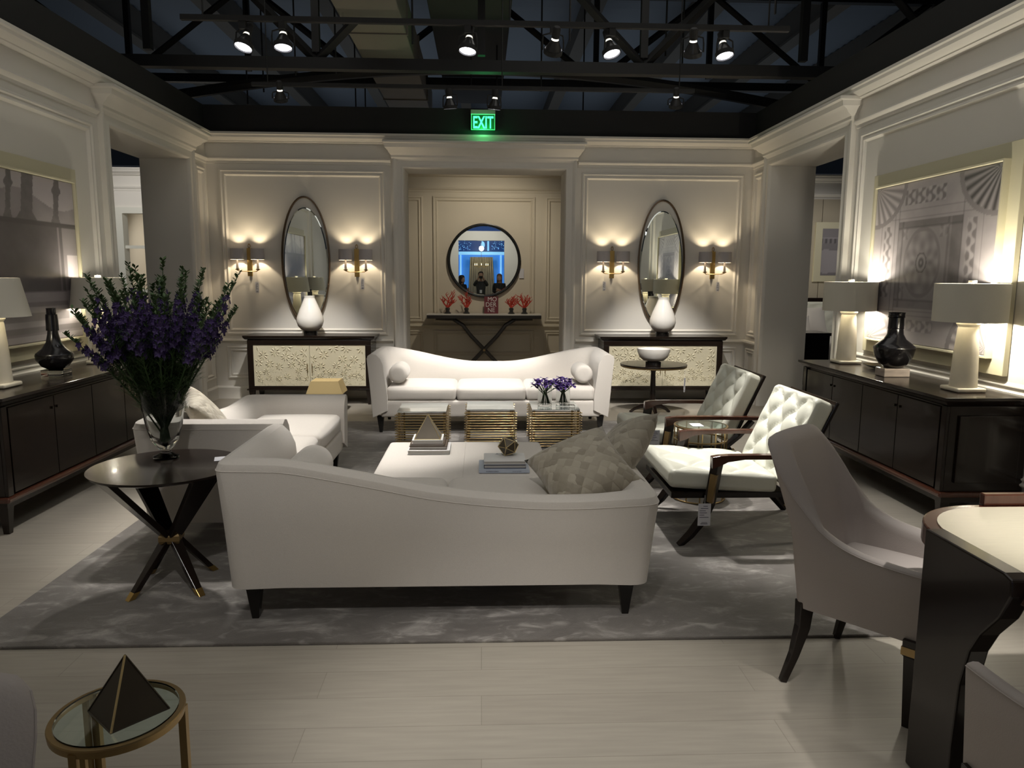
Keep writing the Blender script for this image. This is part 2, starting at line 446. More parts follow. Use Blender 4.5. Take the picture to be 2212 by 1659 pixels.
# ---- mouldings.  A wall frame: origin, u direction, normal into the room
class WF:
    def __init__(s, o, u, n): s.o, s.u, s.n = Vector(o), Vector(u), Vector(n)
    def p(s, u, z_, h): return s.o + s.u * u + s.n * h + Vector((0, 0, z_))
WBK = WF((0, YB, 0), (1, 0, 0), (0, -1, 0))
WLF = WF((XL, 0, 0), (0, 1, 0), (1, 0, 0))
WRT = WF((XR, 0, 0), (0, 1, 0), (-1, 0, 0))
WVB = WF((0, YV, 0), (1, 0, 0), (0, -1, 0))
WBR = WF((0, 12.9, 0), (1, 0, 0), (0, -1, 0))
WGB = WF((0, 13.0, 0), (1, 0, 0), (0, -1, 0))
TRN = [0]
def trim(mb, m=None):
    TRN[0] += 1
    return struct(mb.build('trim_%d' % TRN[0], m or M['wall'], smooth=35))
PF = [(0, 0), (0, .022), (.012, .030), (.022, .030), (.032, .016), (.045, .013), (.058, .024), (.066, .024), (.075, .008), (.085, 0.0)]
def frame(mb, wf, u0, u1, z0, z1, prof=PF, k=1.0):
    rings = []
    for ins, h in prof:
        i = ins * k
        rings.append([wf.p(u0 + i, z0 + i, h), wf.p(u1 - i, z0 + i, h), wf.p(u1 - i, z1 - i, h), wf.p(u0 + i, z1 - i, h)])
    mb.rings(rings, cap=False); return mb
def run(mb, wf, u0, u1, prof):
    mb.rings([[wf.p(u0, zz, h) for h, zz in prof], [wf.p(u1, zz, h) for h, zz in prof]]); return mb
CROWN = [(0, 3.36), (.12, 3.36), (.12, 3.335), (.105, 3.325), (.10, 3.30), (.07, 3.275), (.045, 3.265), (.045, 3.255), (.02, 3.245), (0, 3.235)]
BEAD = [(0, 3.07), (.035, 3.065), (.042, 3.05), (.035, 3.035), (.012, 3.02), (.01, 2.995), (0, 2.99)]
DADO = [(0, .79), (.045, .785), (.05, .765), (.02, .75), (.01, .735), (0, .73)]
BASE = [(0, .17), (.012, .17), (.03, .15), (.03, .135), (.022, .12), (.022, 0), (0, 0)]
def dressed(wf, u0, u1, parts, m=None, crown=True, bead=(None,)):
    mb = MB()
    if crown: run(mb, wf, u0, u1, CROWN)
    trim(mb, m) if crown else None
    for a, b in bead if bead[0] else [(u0, u1)]:
        trim(run(MB(), wf, a, b, BEAD), m)
    for (a, b, wide) in parts:
        mb = MB()
        frame(mb, wf, a, b, .84, 2.925)
        frame(mb, wf, a, b, .27, .69, k=0.8)
        trim(mb, m)
    for a, b in bead if bead[0] else [(u0, u1)]:
        q = run(MB(), wf, a, b, DADO); trim(q, m)
        q = run(MB(), wf, a, b, BASE); struct(q.build('baseboard_%d' % TRN[0], m or M['wall'], smooth=35))
dressed(WBK, XL, XR, [(-3.30, -1.22, 1), (1.29, 3.40, 1)], bead=((XL, -1.15), (1.24, XR)))
dressed(WLF, YR, YB, [(4.15, 6.96, 1), (0.5, 3.9, 1), (-3.2, 0.25, 1), (9.34, 9.66, 1)], bead=((YR, 7.07), (9.28, YB)))
dressed(WRT, YR, YB, [(4.15, 6.96, 1), (0.5, 3.9, 1), (-3.2, 0.25, 1), (9.34, 9.66, 1)], bead=((YR, 7.07), (9.28, YB)))
dressed(WVB, -2.4, 2.5, [(-2.2, -.98, 1), (-0.81, 0.90, 1), (1.08, 2.3, 1)], m=M['wallw'])
# opening surrounds: stepped casing, jamb and header, then the entablature
def surround(wf, a, b, name_u):
    mb = MB(); w = .15
    CP = [(0, 0), (0, .05), (.02, .055), (.04, .045), (.055, .03), (.10, .03), (.115, .04), (.135, .04), (.15, .015), (.15, 0)]
    rows = []
    for ins, h in CP:
        rows.append([wf.p(a - w + ins, 0, h), wf.p(a - w + ins, OT + w - ins, h), wf.p(b + w - ins, OT + w - ins, h), wf.p(b + w - ins, 0, h)])
    mb.rings(rows, cap=False, close=False)
    trim(mb)
    E = [(0, 3.30), (.21, 3.275), (.22, 3.265), (.22, 3.245), (.19, 3.235), (.18, 3.19), (.15, 3.175), (.13, 3.165), (.11, 3.14), (.075, 3.12), (.065, 3.11), (.065, 3.085), (.05, 3.07), (0, 3.065)]
    # returns at the ends: shrink u by the projection
    e = MB(); r0 = [wf.p(a - w - h * .55 + .02, zz, h) for h, zz in E]; r1 = [wf.p(b + w + h * .55 - .02, zz, h) for h, zz in E]
    z0 = [wf.p(a - w - h * .55 + .02, zz, 0) for h, zz in E]; z1 = [wf.p(b + w + h * .55 - .02, zz, 0) for h, zz in E]
    e.rings([z0, r0, r1, z1], cap=False)
    trim(e)
surround(WBK, -0.975, 1.07, 'x')
surround(WLF, YN, YF, 'y')
surround(WRT, YN, YF, 'y')
# bedroom back wall: crown, fabric panels with a seam
trim(run(MB(), WBR, XR + TH, 8.5, CROWN)); trim(run(MB(), WBR, XR + TH, 8.5, [(0, 3.06), (.05, 3.05), (.05, 3.03), (.02, 3.0), (0, 2.98)]))
M['fabric_wall'] = mat('beige_wallcovering', (0.42, 0.37, 0.28), 0.8, bump=0.1, bscale=150)
mb = MB()
for k in range(5): mb.box(4.1 + k * .9, 4.99 + k * .9, 12.87, 12.9, 0.0, 2.96)
trim(mb, M['fabric_wall'])
trim(run(MB(), WGB, -8.5, XL - TH, CROWN)); trim(run(MB(), WGB, -8.5, XL - TH, BEAD))
# white framed interior window in the gallery wall
wn = struct(empty('window_1'))
mb = MB(); mb.box(-6.15, -6.02, 12.95, 13.14, 0, 2.72); mb.box(-5.03, -4.9, 12.95, 13.14, 0, 2.72); mb.box(-6.02, -5.03, 12.95, 13.14, 2.62, 2.72)
M['whitep'] = mat('white_gloss_paint', (0.74, 0.74, 0.66), 0.4)
mb.build('window_frame', M['whitep'], wn)
mb = MB(); mb.box(-6.02, -5.03, 13.0, 13.05, 2.04, 2.09); mb.box(-6.02, -5.03, 13.0, 13.05, 1.3, 1.35); mb.box(-6.02, -5.03, 13.0, 13.05, .4, .45)
mb.build('glazing_bar', M['whitep'], wn)
M['tanwall'] = mat('tan_panel', (0.36, 0.27, 0.13), 0.6)
trim(bx(-6.45, -5.75, 15.12, 15.2, 0.3, 2.6), M['tanwall'])

# ------------------------------------------------------------------ open roof
def deck():
    m = MB(); n = 300
    y = [-9 + 45 * i / n for i in range(n + 1)]
    vs = []; fs = []
    for i, yy in enumerate(y):
        zz = 6.6 + (0.05 if i % 2 else 0)
        vs += [(-22, yy, zz), (22, yy, zz)]
    for i in range(n): fs.append((2 * i, 2 * i + 1, 2 * i + 3, 2 * i + 2))
    m.add(vs, fs); return m
struct(deck().build('ceiling', M['deck']))
mb = MB()
gr = 'roof purlins'
M['purlin'] = mat('brown_grey_purlin', (0.10, 0.09, 0.075), 0.7)
for k, px in enumerate((-8.6, -6.6, -4.6, -2.6, -0.4, 1.9, 3.9, 5.9, 7.9)):
    b = MB(); b.box(px - .05, px + .05, -2, 30, 6.05, 6.6); b.box(px - .13, px + .13, -2, 30, 6.02, 6.07)
    tag(b.build('roof_purlin', M['purlin']), 'long dark steel purlin running front to back under the roof deck', 'roof beam', gr)
def truss(Y, zb, zt, label):
    t = thing('roof_truss', label, 'truss', (0, Y, 0), 0)
    bx(-9, 9, -.06, .06, zb, zb + .12).build('bottom_chord', M['darkmetal'], t)
    bx(-9, 9, -.06, .06, zt, zt + .14).build('top_chord', M['darkmetal'], t)
    n = 10
    for i in range(n):
        x0 = -9 + 1.8 * i; x1 = x0 + 1.8
        a, b = ((x0, zb + .1), (x1, zt + .1)) if i % 2 == 0 else ((x0, zt + .1), (x1, zb + .1))
        MB().tube([(a[0], 0, a[1]), (b[0], 0, b[1])], .05, 4).build('diagonal_brace', M['darkmetal'], t)
        bx(x1 - .04, x1 + .04, -.04, .04, zb + .18, zt).build('upright', M['darkmetal'], t)
truss(8.6, 3.83, 5.6, 'dark steel roof truss with diagonals above the middle of the room')
truss(12.2, 4.55, 5.9, 'second dark steel roof truss farther back over the vestibule')
# arched tie of the roof
pts = [(-5.2 + 10.4 * i / 24, 10.4, 3.74 + .60 * math.sin(PI * i / 24)) for i in range(25)]
tag(MB().tube(pts, .07, 6).build('arched_roof_tie', M['darkmetal']), 'dark shallow arched steel tie crossing the open roof', 'roof beam')
# ducts
dk = thing('air_duct', 'wide rectangular grey beige air duct running front to back', 'duct')
b = MB(); b.box(-1.52, -.86, 4.0, 13.6, 4.35, 4.8); b.build('duct_casing', M['duct'], dk, bevel=.01)
for yy in (5.0, 7.0, 9.0, 10.6, 12.2):
    bx(-1.54, -.84, yy, yy + .03, 4.335, 4.82).build('duct_flange', M['duct'], dk)
tag(bx(-.62, .35, 5.0, 14.0, 4.7, 5.5).build('ventilation_box', M['black'], bevel=.01), 'large black ventilation box beside the air duct', 'duct')
# conduits and hanger rods
r2 = random.Random(3)
for k in range(16):
    xx = -3.4 + 6.9 * r2.random(); yy = 6.5 + 5.5 * r2.random()
    tag(MB().tube([(xx, yy, 3.95 + r2.random() * .2), (xx, yy, 6.05)], .011, 5).build('hanger_rod', M['darkmetal']), 'thin vertical hanger rod in the open roof', 'hanger rod', 'hanger rods in the open roof')
for k in range(10):
    yy = 6.5 + r2.random() * 6; zz = 5.62 + r2.random() * .3; dy = (r2.random() - .5) * 2
    tag(MB().tube([(-5, yy, zz), (0, yy + dy, zz + .3 * r2.random()), (5, yy - dy, zz)], .014, 5).build('ceiling_conduit', M['darkmetal']), 'thin conduit crossing the open roof', 'conduit', 'conduits in the open roof')

# ---- track rails and spotlights
def rail(Y, zz, x0, x1, label):
    t = thing('lighting_track', label, 'lighting track', (0, Y, zz))
    bx(x0, x1, -.018, .018, 0, .035).build('track_channel', M['black'], t)
    for xx in (x0 + .15, 0.2, x1 - .15):
        MB().tube([(xx, 0, .03), (xx, 0, 1.6)], .006, 5).build('hanger_rod', M['darkmetal'], t)
rail(5.5, 3.34, -2.07, 2.19, 'long black lighting track nearer the camera carrying seven lamps')
rail(7.5, 3.39, -2.19, 2.08, 'black lighting track farther back, just before the green sign')
M['reflector'] = mat('dark_glass_reflector', (0.05, 0.05, 0.05), 0.2, 0.4)
M['lens_off'] = mat('unlit_lamp_glass', (0.2, 0.2, 0.2), 0.15, 0.5)
def track_head(loc, zr, aim, on, label):
    """fixture hanging from the rail; lens centre at loc, looking at aim"""
    t = thing('track_spotlight', label, 'spotlight', (loc[0], loc[1], zr))
    L = Vector(loc) - Vector((loc[0], loc[1], zr))
    dv = (Vector(aim) - Vector(loc)).normalized()
    q = dv.to_track_quat('-Z', 'Y').to_matrix().to_4x4()
    back = L - dv * .15
    bx(-.022, .022, -.022, .022, -.05, 0).build('track_adapter', M['black'], t)
    side = q @ Vector((1, 0, 0))
    MB().tube([(0, 0, -.04), side * .07 + Vector((0, 0, -.06)), L * .6 + side * .075, L - dv * .01 + side * .075], .006, 5).build('yoke', M['black'], t)
    MB().tube([(0, 0, -.04), side * -.07 + Vector((0, 0, -.06)), L * .6 - side * .075, L - dv * .01 - side * .075], .006, 5).build('yoke', M['black'], t)
    Mx = Matrix.Translation(L) @ q
    xf(MB().lathe([(.028, .10), (.028, .165), (.02, .175)], seg=16), Mx).build('lamp_holder', M['black'], t, smooth=True)
    xf(MB().lathe([(.02, .10), (.026, .085), (.05, .035), (.058, .015)], seg=20, cap=False), Mx).build('reflector', M['reflector'], t, smooth=True)
    xf(MB().lathe([(.021, .10), (.024, .092), (.0265, .085)], seg=16, cap=False), Mx).build('glowing_neck', M['neck'], t, smooth=True)
    xf(MB().lathe([(.062, .02), (.066, .02), (.066, -.012), (.060, -.012), (.060, .02)], seg=24, cap=False), Mx).build('lamp_collar', M['black'], t, smooth=True)
    xf(MB().lathe([(.058, .0), (.05, -.006), (.0001, -.010)], seg=24, cap=False), Mx).build('lamp_lens', M['bulb'] if on else M['lens_off'], t, smooth=True)
hl = ['track spotlight at the left end of the nearer track, its lit lens tilted left', 'lit track spotlight second from the left on the nearer track', 'lit track spotlight at the middle of the nearer track',
      'lit track spotlight on the nearer track between two that face away', 'lit track spotlight at the right end of the nearer track',
      'track spotlight facing away, right of the middle lamp on the nearer track', 'track spotlight facing away, beside the rightmost lit one on the nearer track',
      'lit track spotlight on the far track left of the green sign', 'lit track spotlight on the far track just above the green sign',
      'track spotlight facing away at the left end of the far track', 'track spotlight facing away at the right end of the far track']
for i, (a, lb) in enumerate(zip(SPOTS, hl)):
    dv = (Vector(a[1]) - Vector(a[0])).normalized()
    track_head(Vector(a[0]) - dv * .03, 3.34 if a[0][1] < 6 else 3.39, a[1], True, lb)

# ---- EXIT sign
ex = thing('exit_sign', 'green lit EXIT sign on the black wall above the centre opening', 'sign', (.02, YB - .04, 3.43))
bx(-.15, .15, -.02, .04, 0, .19).build('sign_panel', M['exitd'], ex, bevel=.006)
bx(-.155, .155, -.03, .04, .19, .245).build('sign_housing', mat('grey_metal', (.35, .35, .3), .5), ex, bevel=.005)
text('EXIT', .205, 'sign_lettering', M['exitg'], ex, (0, -.022, .022), sx=.62, bold=.004)
M['exitrim'] = emit('exit_rim', (0.1, 0.8, 0.3), .9)
mb = MB(); mb.box(-.15, .15, -.026, -.02, 0, .006); mb.box(-.15, .15, -.026, -.02, .184, .19); mb.box(-.15, -.144, -.026, -.02, 0, .19); mb.box(.144, .15, -.026, -.02, 0, .19)
mb.build('sign_border', M['exitrim'], ex)
gl = bpy.data.lights.new('exit_light', 'POINT'); gl.energy = 2.6; gl.color = (0.1, 1.0, 0.3); gl.shadow_soft_size = .06
go = bpy.data.objects.new('exit_light', gl); COL.objects.link(go); go.location = (.02, YB - .12, 3.42)
# ------------------------------------------------------------------ rug
rg = rbox(4.55, 5.03, .014, .006, n=4)
tag(rg.build('area_rug', M['rug'], loc=(.03, 5.59, .007)), 'large silvery taupe rug with mottled pile under the seating group', 'rug')

# ------------------------------------------------------------------ upholstered shell used by sofas and chairs
def shell(Wd, D, t, hf, zb, taper=.05, rc=.28, ntop=None, lean=0.0, belly=.03, seam_h=.05, ns=8, nc=8, nb=26, innerb=.25, so=8):
    half = Wd / 2; S = []
    for i in range(ns + 1):
        y = D - (D - rc) * i / ns; S.append(((-half, y), (-half + t, y)))
    def corner(sgn):
        out = []
        for i in range(1, nc):
            a = PI / 2 * i / nc; c, s_ = math.cos(a), math.sin(a)
            e = 2.0 / so
            ox, oy = abs(c) ** e * rc, abs(s_) ** e * rc
            out.append(((-half + rc - ox, rc - oy), (-half + rc - c * (rc - t), rc - s_ * (rc - t))))
        if sgn > 0: out = [((-o[0], o[1]), (-i_[0], i_[1])) for o, i_ in reversed(out)]
        return out
    S += corner(-1)
    for i in range(nb + 1):
        xx = -half + rc + (Wd - 2 * rc) * i / nb; S.append(((xx, 0), (xx, t)))
    S += corner(1)
    for i in range(ns + 1):
        y = rc + (D - rc) * i / ns; S.append(((half, y), (half - t, y)))
    rings = []; seam = []
    for O, I in S:
        O = Vector((*O, 0)); I = Vector((*I, 0)); n = (I - O).normalized(); L = (I - O).length
        h = hf(O.x, O.y)
        prof = [(taper, zb), (taper * .5, zb + (h - zb) * .5), (0, h - seam_h), (.06 * L, h - seam_h * .4), (.3 * L, h), (.55 * L, h - seam_h * .15), (.8 * L, h - seam_h), (.95 * L, h - seam_h * 2.2),
                (L, h - seam_h * 4), (L + belly, max(innerb, h - .42)), (L + belly, innerb)]
        row = []
        for s_, zz in prof:
            p = O + n * s_; p.z = zz
            if lean:
                k = max(0, zz - zb) / .6; w = max(0, min(1, 1 - O.y / (D * .75))); w = w * w * (3 - 2 * w)
                p.y -= lean * k * k * w
            row.append(p)
        rings.append(row); seam.append(row[2].copy())
    mb = MB(); mb.rings(rings, cap=True)
    return mb, seam
def sofa(loc, rz, Wd, D, hf, ncush, label, mirror=False, legs_in=.12):
    sx = -1 if mirror else 1
    t = thing('sofa', label, 'sofa', loc, rz)
    def B(mb, name, m, **k):
        if mirror: mb.v = [(-p[0], p[1], p[2]) for p in mb.v]
        return mb.build(name, m, t, **k)
    sh, seam = shell(Wd, D, .17, hf, .18)
    B(sh, 'upholstered_frame', M['linen'], smooth=45, bevel=.012)
    B(MB().tube(seam, .0024, 5), 'piping', M['linen'])
    B(MB().tube([(0.03, .004 + .05 * (1 - (zz - .18) / .45) , zz) for zz in (.19, .3, .4, .5, hf(0.03, 0) - .05)], .0022, 4), 'back_seam', M['linen'])
    B(rbox(Wd - .25, D - .2, .16, .02, n=8).__class__() if False else xf(rbox(Wd - .26, D - .14, .17, .02, n=8), Tm(0, D / 2 + .05, .265)), 'seat_base', M['linen'], smooth=True)
    iw = Wd - .34 - .02
    for i in range(ncush):
        cw = iw / ncush
        c = rbox(cw - .008, D - .22, .15, .045, n=10, puff=.03, sidepuff=.008)
        xf(c, Tm(-iw / 2 + cw * (i + .5), .17 + (D - .22) / 2 + .03, .415))
        B(c, 'seat_cushion', M['linen'], smooth=True)
    for a in (-1, 1):
        for b in (0, 1):
            xx = a * (Wd / 2 - legs_in); yy = D - .09 if b else .11
            B(MB().rings([[Vector((xx + r * math.cos(k * PI / 2 + PI / 4), yy + r * math.sin(k * PI / 2 + PI / 4), zz)) for k in range(4)] for r, zz in ((.022, 0.012), (.05, .185))]), 'leg', M['blackwood'], bevel=.003)
    return t
def sm(a, b, v):
    k = max(0, min(1, (v - a) / (b - a))); return k * k * (3 - 2 * k)
# back sofa: high arms and ends, dip in the middle.  local x from -W/2..W/2, back at y=0, opening to +y
def h_back(xx, yy):
    Wd = 2.50
    k = abs(xx) / (Wd / 2)
    return .665 + .165 * sm(.10, .98, k) ** 1.0
sofa((.10, 8.33, 0), PI, 2.50, .90, h_back, 3, 'long cream sofa with dipped back facing the camera, behind the brass cubes')
# front sofa: high on its left, low on the right
def interp(x, T):
    for (a, b), (c, d_) in zip(T, T[1:]):
        if x <= c:
            k = max(0, (x - a) / (c - a)); return b + (d_ - b) * k
    return T[-1][1]
HT = [(-1.2, .79), (-1.0, .795), (-.85, .785), (-.64, .745), (-.44, .705), (-.29, .672), (-.12, .645), (.05, .628), (.27, .612), (.46, .612), (.67, .622), (.82, .630), (1.2, .63)]
cxs = -.185
def h_front(xx, yy):
    return interp(xx + cxs, HT)
def h_front_s(xx, yy):
    return sum(h_front(xx + q, yy) for q in (-.06, -.03, 0, .03, .06)) / 5
sofa((cxs, 3.22, 0), 0, 2.02, .86, h_front_s, 2, 'cream sofa seen from behind, nearest the camera, back sloping down to the right', legs_in=.14)
sofa((-1.98, 5.16, 0), -PI / 2, 2.02, .86, h_front_s, 2, 'cream sofa at the left seen from its end, facing the ottoman', mirror=True, legs_in=.14)

# ottoman
ot = thing('ottoman', 'large square cream upholstered ottoman carrying two stacks of books', 'ottoman', (-.115, 4.64, 0))
xf(rbox(1.07, 1.03, .34, .035, n=10, puff=.004), Tm(0, 0, .275)).build('upholstered_block', M['linen'], ot, smooth=True)
MB().tube([(.005, -.5, .4475), (.005, 0, .4505), (.005, .5, .4475)], .0025, 5).build('top_seam', M['linen'], ot)
for a in (-1, 1):
    for b in (-1, 1):
        bx(a * .46 - .03, a * .46 + .03, b * .44 - .03, b * .44 + .03, .012, .11).build('foot', M['blackwood'], ot)

# bolsters
def bolster(name, p, axis_rz, L, r, label):
    prof = [(.0001, -L / 2), (r * .6, -L / 2 - .004), (r * .93, -L / 2 + .006), (r, -L / 2 + .03), (r * 1.03, 0), (r, L / 2 - .03), (r * .93, L / 2 - .006), (r * .6, L / 2 + .004), (.0001, L / 2)]
    mb = MB().lathe(prof, seg=32, cap=False); xf(mb, Rx(PI / 2))
    o = mb.build(name, M['linen'], smooth=60); o.location = p; o.rotation_euler = (0, 0, axis_rz)
    tag(o, label, 'bolster')
bolster('bolster_cushion', (-.85, 7.69, .615), 0, .38, .095, 'round cream bolster against the left arm of the far sofa')
bolster('bolster_cushion', (1.05, 7.69, .615), 0, .38, .095, 'round cream bolster against the right arm of the far sofa')
bolster('bolster_cushion', (-.90, 3.78, .60), 0, .38, .10, 'bright cream bolster at the tall arm of the nearest sofa')

# pillows
def pillow(S, T, m, name='throw_pillow'):
    n = 18; mb = MB(); pts = {}; uvs = []
    def P(u, v, s_):
        k = (1 - abs(u) ** 2.4) * (1 - abs(v) ** 2.4)
        pin = 1 - .10 * (1 - abs(u) ** 2) * abs(v) ** 3; pin2 = 1 - .10 * (1 - abs(v) ** 2) * abs(u) ** 3
        w = T / 2 * max(0, k) ** .55
        w *= 1 + .10 * noise.noise(Vector((u * 1.7, v * 1.7, s_)))
        return (u * S / 2 * pin2, v * S / 2 * pin, s_ * w)
    vs = []; fs = []; uv = []
    for s_ in (1, -1):
        base = len(vs)
        for i in range(n + 1):
            for j in range(n + 1):
                u = -1 + 2 * i / n; v = -1 + 2 * j / n; vs.append(P(u, v, s_)); uv.append((i / n, j / n))
        for i in range(n):
            for j in range(n):
                q = [base + i * (n + 1) + j, base + (i + 1) * (n + 1) + j, base + (i + 1) * (n + 1) + j + 1, base + i * (n + 1) + j + 1]
                fs.append(tuple(q if s_ > 0 else q[::-1]))
    me = bpy.data.meshes.new(name); me.from_pydata(vs, [], fs)
    ul = me.uv_layers.new(name='UVMap')
    for lp in me.loops: ul.data[lp.index].uv = uv[lp.vertex_index]
    me.polygons.foreach_set('use_smooth', [True] * len(me.polygons)); me.materials.append(m)
    bm = bmesh.new(); bm.from_mesh(me); bmesh.ops.remove_doubles(bm, verts=bm.verts, dist=.0004); bm.to_mesh(me); bm.free()
    o = bpy.data.objects.new(name, me); COL.objects.link(o); return o
def orient(o, loc, normal, spin):
    q = Vector(normal).normalized().to_track_quat('Z', 'Y').to_matrix().to_4x4() @ Rz(spin)
    o.matrix_world = Matrix.Translation(loc) @ q
o = pillow(.46, .25, M['weave']); orient(o, (.51, 3.62, .635), (-.22, -.50, .80), R_(40)); tag(o, 'beige basket weave pillow in front at the right end of the nearest sofa', 'pillow')
o = pillow(.47, .20, M['weave']); orient(o, (.735, 3.86, .67), (-.75, .05, .6), R_(24)); tag(o, 'beige basket weave pillow leaning behind another at the low sofa arm', 'pillow')
o = pillow(.48, .17, M['weave']); orient(o, (-1.72, 4.70, .68), (.75, .25, .55), R_(12)); tag(o, 'pale patterned pillow leaning on the back of the left sofa', 'pillow')

# ------------------------------------------------------------------ brass slatted cube tables with glass tops
def cube_table(loc, label, w=.45, dp=.47, h=.355):
    t = thing('cube_table', label, 'side table', loc, 0, 'brass slatted cube tables')
    n = 14
    mb = MB()
    for i in range(n):
        zz = .02 + (h - .04) * i / (n - 1)
        for s_ in (-1, 1):
            mb.tube([(-w / 2 - .02, s_ * dp / 2, zz), (w / 2 + .02, s_ * dp / 2, zz)], .0050, 8)
            mb.tube([(s_ * w / 2, -dp / 2 - .02, zz + .009), (s_ * w / 2, dp / 2 + .02, zz + .009)], .0050, 8)
    mb.build('rod_lattice', M['rod'], t, smooth=True)
    for a in (-1, 1):
        for b in (-1, 1):
            bx(a * (w / 2 - .02) - .008, a * (w / 2 - .02) + .008, b * (dp / 2 - .009) - .008, b * (dp / 2 - .009) + .008, .004, h + .002).build('corner_post', M['brassd'], t)
    bx(-w / 2 + .002, w / 2 - .002, -dp / 2 + .002, dp / 2 - .002, h + .003, h + .013).build('glass_top', M['glasstop'], t)
    return t
cube_table((-.545, 6.90, .014), 'brass rod cube table with glass top, left of the three before the far sofa')
cube_table((.085, 7.00, .014), 'brass rod cube table with glass top, middle one before the far sofa')
cube_table((.695, 7.00, .014), 'brass rod cube table carrying two vases of purple irises')

# iris vases
def iris_vase(loc, label, seed, gname):
    v = thing('glass_cylinder_vase', label, 'vase', loc)
    MB().lathe([(.0001, 0), (.066, 0), (.068, .01), (.068, .19), (.064, .19), (.064, .016), (.0001, .016)], seg=28, cap=False).build('vase_body', M['acrylic'], v, smooth=True)
    rr = random.Random(seed)
    for k in range(12):
        a = 2 * PI * k / 12 + rr.random() * .4; R1 = .022 + .028 * rr.random(); R2 = .03 + .085 * math.sqrt(rr.random()); b = a + 1.6
        top = Vector((R2 * math.cos(a), R2 * math.sin(a), .20 + .055 * rr.random() - .2 * R2))
        ir = thing('iris_flower', 'purple iris standing in the ' + gname, 'flower', loc, 0, 'irises in the ' + gname)
        MB().tube([(R1 * math.cos(b), R1 * math.sin(b), .02), (R1 * .4 * math.cos(b), R1 * .4 * math.sin(b), .11), top], .0042, 5).build('stem', M['leaf'], ir, smooth=True)
        mb = MB()
        for j in range(9):
            aa = 2 * PI * j / 3 + rr.random(); up = (.8 if j < 3 else (-.25 if j < 6 else .25)); L = .045 + .012 * rr.random()
            dr = Vector((math.cos(aa), math.sin(aa), up)).normalized(); sd = dr.cross(Vector((0, 0, 1))).normalized()
            p0 = top; pm = top + dr * L * .6; pe = top + dr * L + Vector((0, 0, -.012))
            mb.add([p0 - sd * .004, p0 + sd * .004, pm + sd * .017, pe + sd * .008 + Vector((0, 0, .004)), pe - sd * .008, pm - sd * .017], [(0, 1, 2, 5), (5, 2, 3, 4)])
        mb.build('petals', M['iris'], ir)
    return v
iris_vase((.605, 6.97, .384), 'clear glass vase of purple irises, left one on the cube table', 5, 'left glass vase on the cube table')
iris_vase((.785, 7.03, .384), 'clear glass vase of purple irises, right one on the cube table', 9, 'right glass vase on the cube table')
# clear blocks next to the vases
tag(bx(.74, .88, 6.83, 6.91, .3845, .409).build('glass_block', M['acrylic'], bevel=.004), 'small clear glass block in front of the right iris vase', 'glass block')

# price tags
def price_tag(p, w, h, rz, label, hang=True, flat=False):
    t = thing('price_tag', label, 'price tag', p, rz)
    bx(-w / 2, w / 2, -.001, .001, -h, 0).build('card', M['paper'], t)
    mb = MB()
    for i, (a, b) in enumerate([(-.1, .25), (-.3, .3), (-.38, .1), (-.38, .2), (-.38, .0), (-.38, .35)]):
        zz = -h * (.12 + .1 * i)
        mb.box(a * w, b * w, -.0016, -.001, zz - h * .012, zz + h * .012)
    mb.box(-.2 * w, .25 * w, -.0016, -.001, -h * .87, -h * .85); mb.box(-.28 * w, .28 * w, -.0016, -.001, -h * .93, -h * .90)
    mb.build('printed_lines', M['ink'], t)
    if hang: MB().tube([(0, 0, 0), (0, 0, hang if isinstance(hang, float) else .03)], .0012, 4).build('string', M['paper'], t)
    if flat: t.rotation_euler = (-PI / 2, 0, rz)
    return t

# ------------------------------------------------------------------ books and objects on the ottoman
def book(p, w, dp, h, cov, label, rz=0.0, name='book', pages='pages'):
    t = thing(name, label, 'book', p, rz, None)
    c = .003
    mb = MB(); mb.box(-w / 2, w / 2, -dp / 2, dp / 2, 0, c); mb.box(-w / 2, w / 2, -dp / 2, dp / 2, h - c, h)
    mb.box(-w / 2, w / 2, dp / 2 - c, dp / 2, c, h - c) if cov != 'bookg' else mb.box(-w / 2, w / 2, -dp / 2, -dp / 2 + c, c, h - c)
    mb.build('cover', M[cov], t)
    y0, y1 = (-dp / 2 + .004, dp / 2 - c) if cov != 'bookg' else (-dp / 2 + c, dp / 2 - .004)
    bx(-w / 2 + .004, w / 2 - .004, y0, y1, c, h - c).build('pages', M['bookb'] if pages is None else M[pages], t)
    return t
ZB = .4505
book((-.345, 4.86, ZB), .275, .25, .026, 'bookw', 'largest white covered book at the bottom of the pyramid stack', .0)
book((-.35, 4.87, ZB + .0265), .245, .22, .022, 'bookbr', 'cream paged dark covered book second from the bottom under the bronze pyramid')
book((-.355, 4.87, ZB + .049), .225, .21, .014, 'bookbr', 'thin brown book in the stack below the white top book')
book((-.355, 4.87, ZB + .0635), .20, .20, .024, 'bookw', 'white book at the top of the stack, directly under the bronze pyramid')
book((.135, 4.385, ZB), .30, .24, .020, 'bookg', 'pale blue book with lettered spine, lowest under the faceted ball')
book((.14, 4.40, ZB + .0205), .25, .22, .023, 'bookb', 'navy edged book in the middle of the stack under the faceted ball')
bkt = book((.14, 4.40, ZB + .044), .25, .21, .020, 'bookw', 'white covered book on top of the stack, directly under the faceted ball')
text('ANDREAS GURSKY', .009, 'spine_lettering', M['ink'], None, (.065, 4.385 - .1205, ZB + .0065), ext=.0004)
o = bpy.data.objects['spine_lettering']; o.parent = bpy.data.objects['book.004']; o.location = (-.07, -.1205, .0065)
text('THE ART OF VISION', .006, 'spine_lettering', M['ink'], bpy.data.objects['book.004'], (.075, -.1205, .0070), ext=.0004)
text('A       PS', .03, 'cover_lettering', M['ink'], bkt, (0, .07, .0203), rot=(0, 0, 0), ext=.0003)

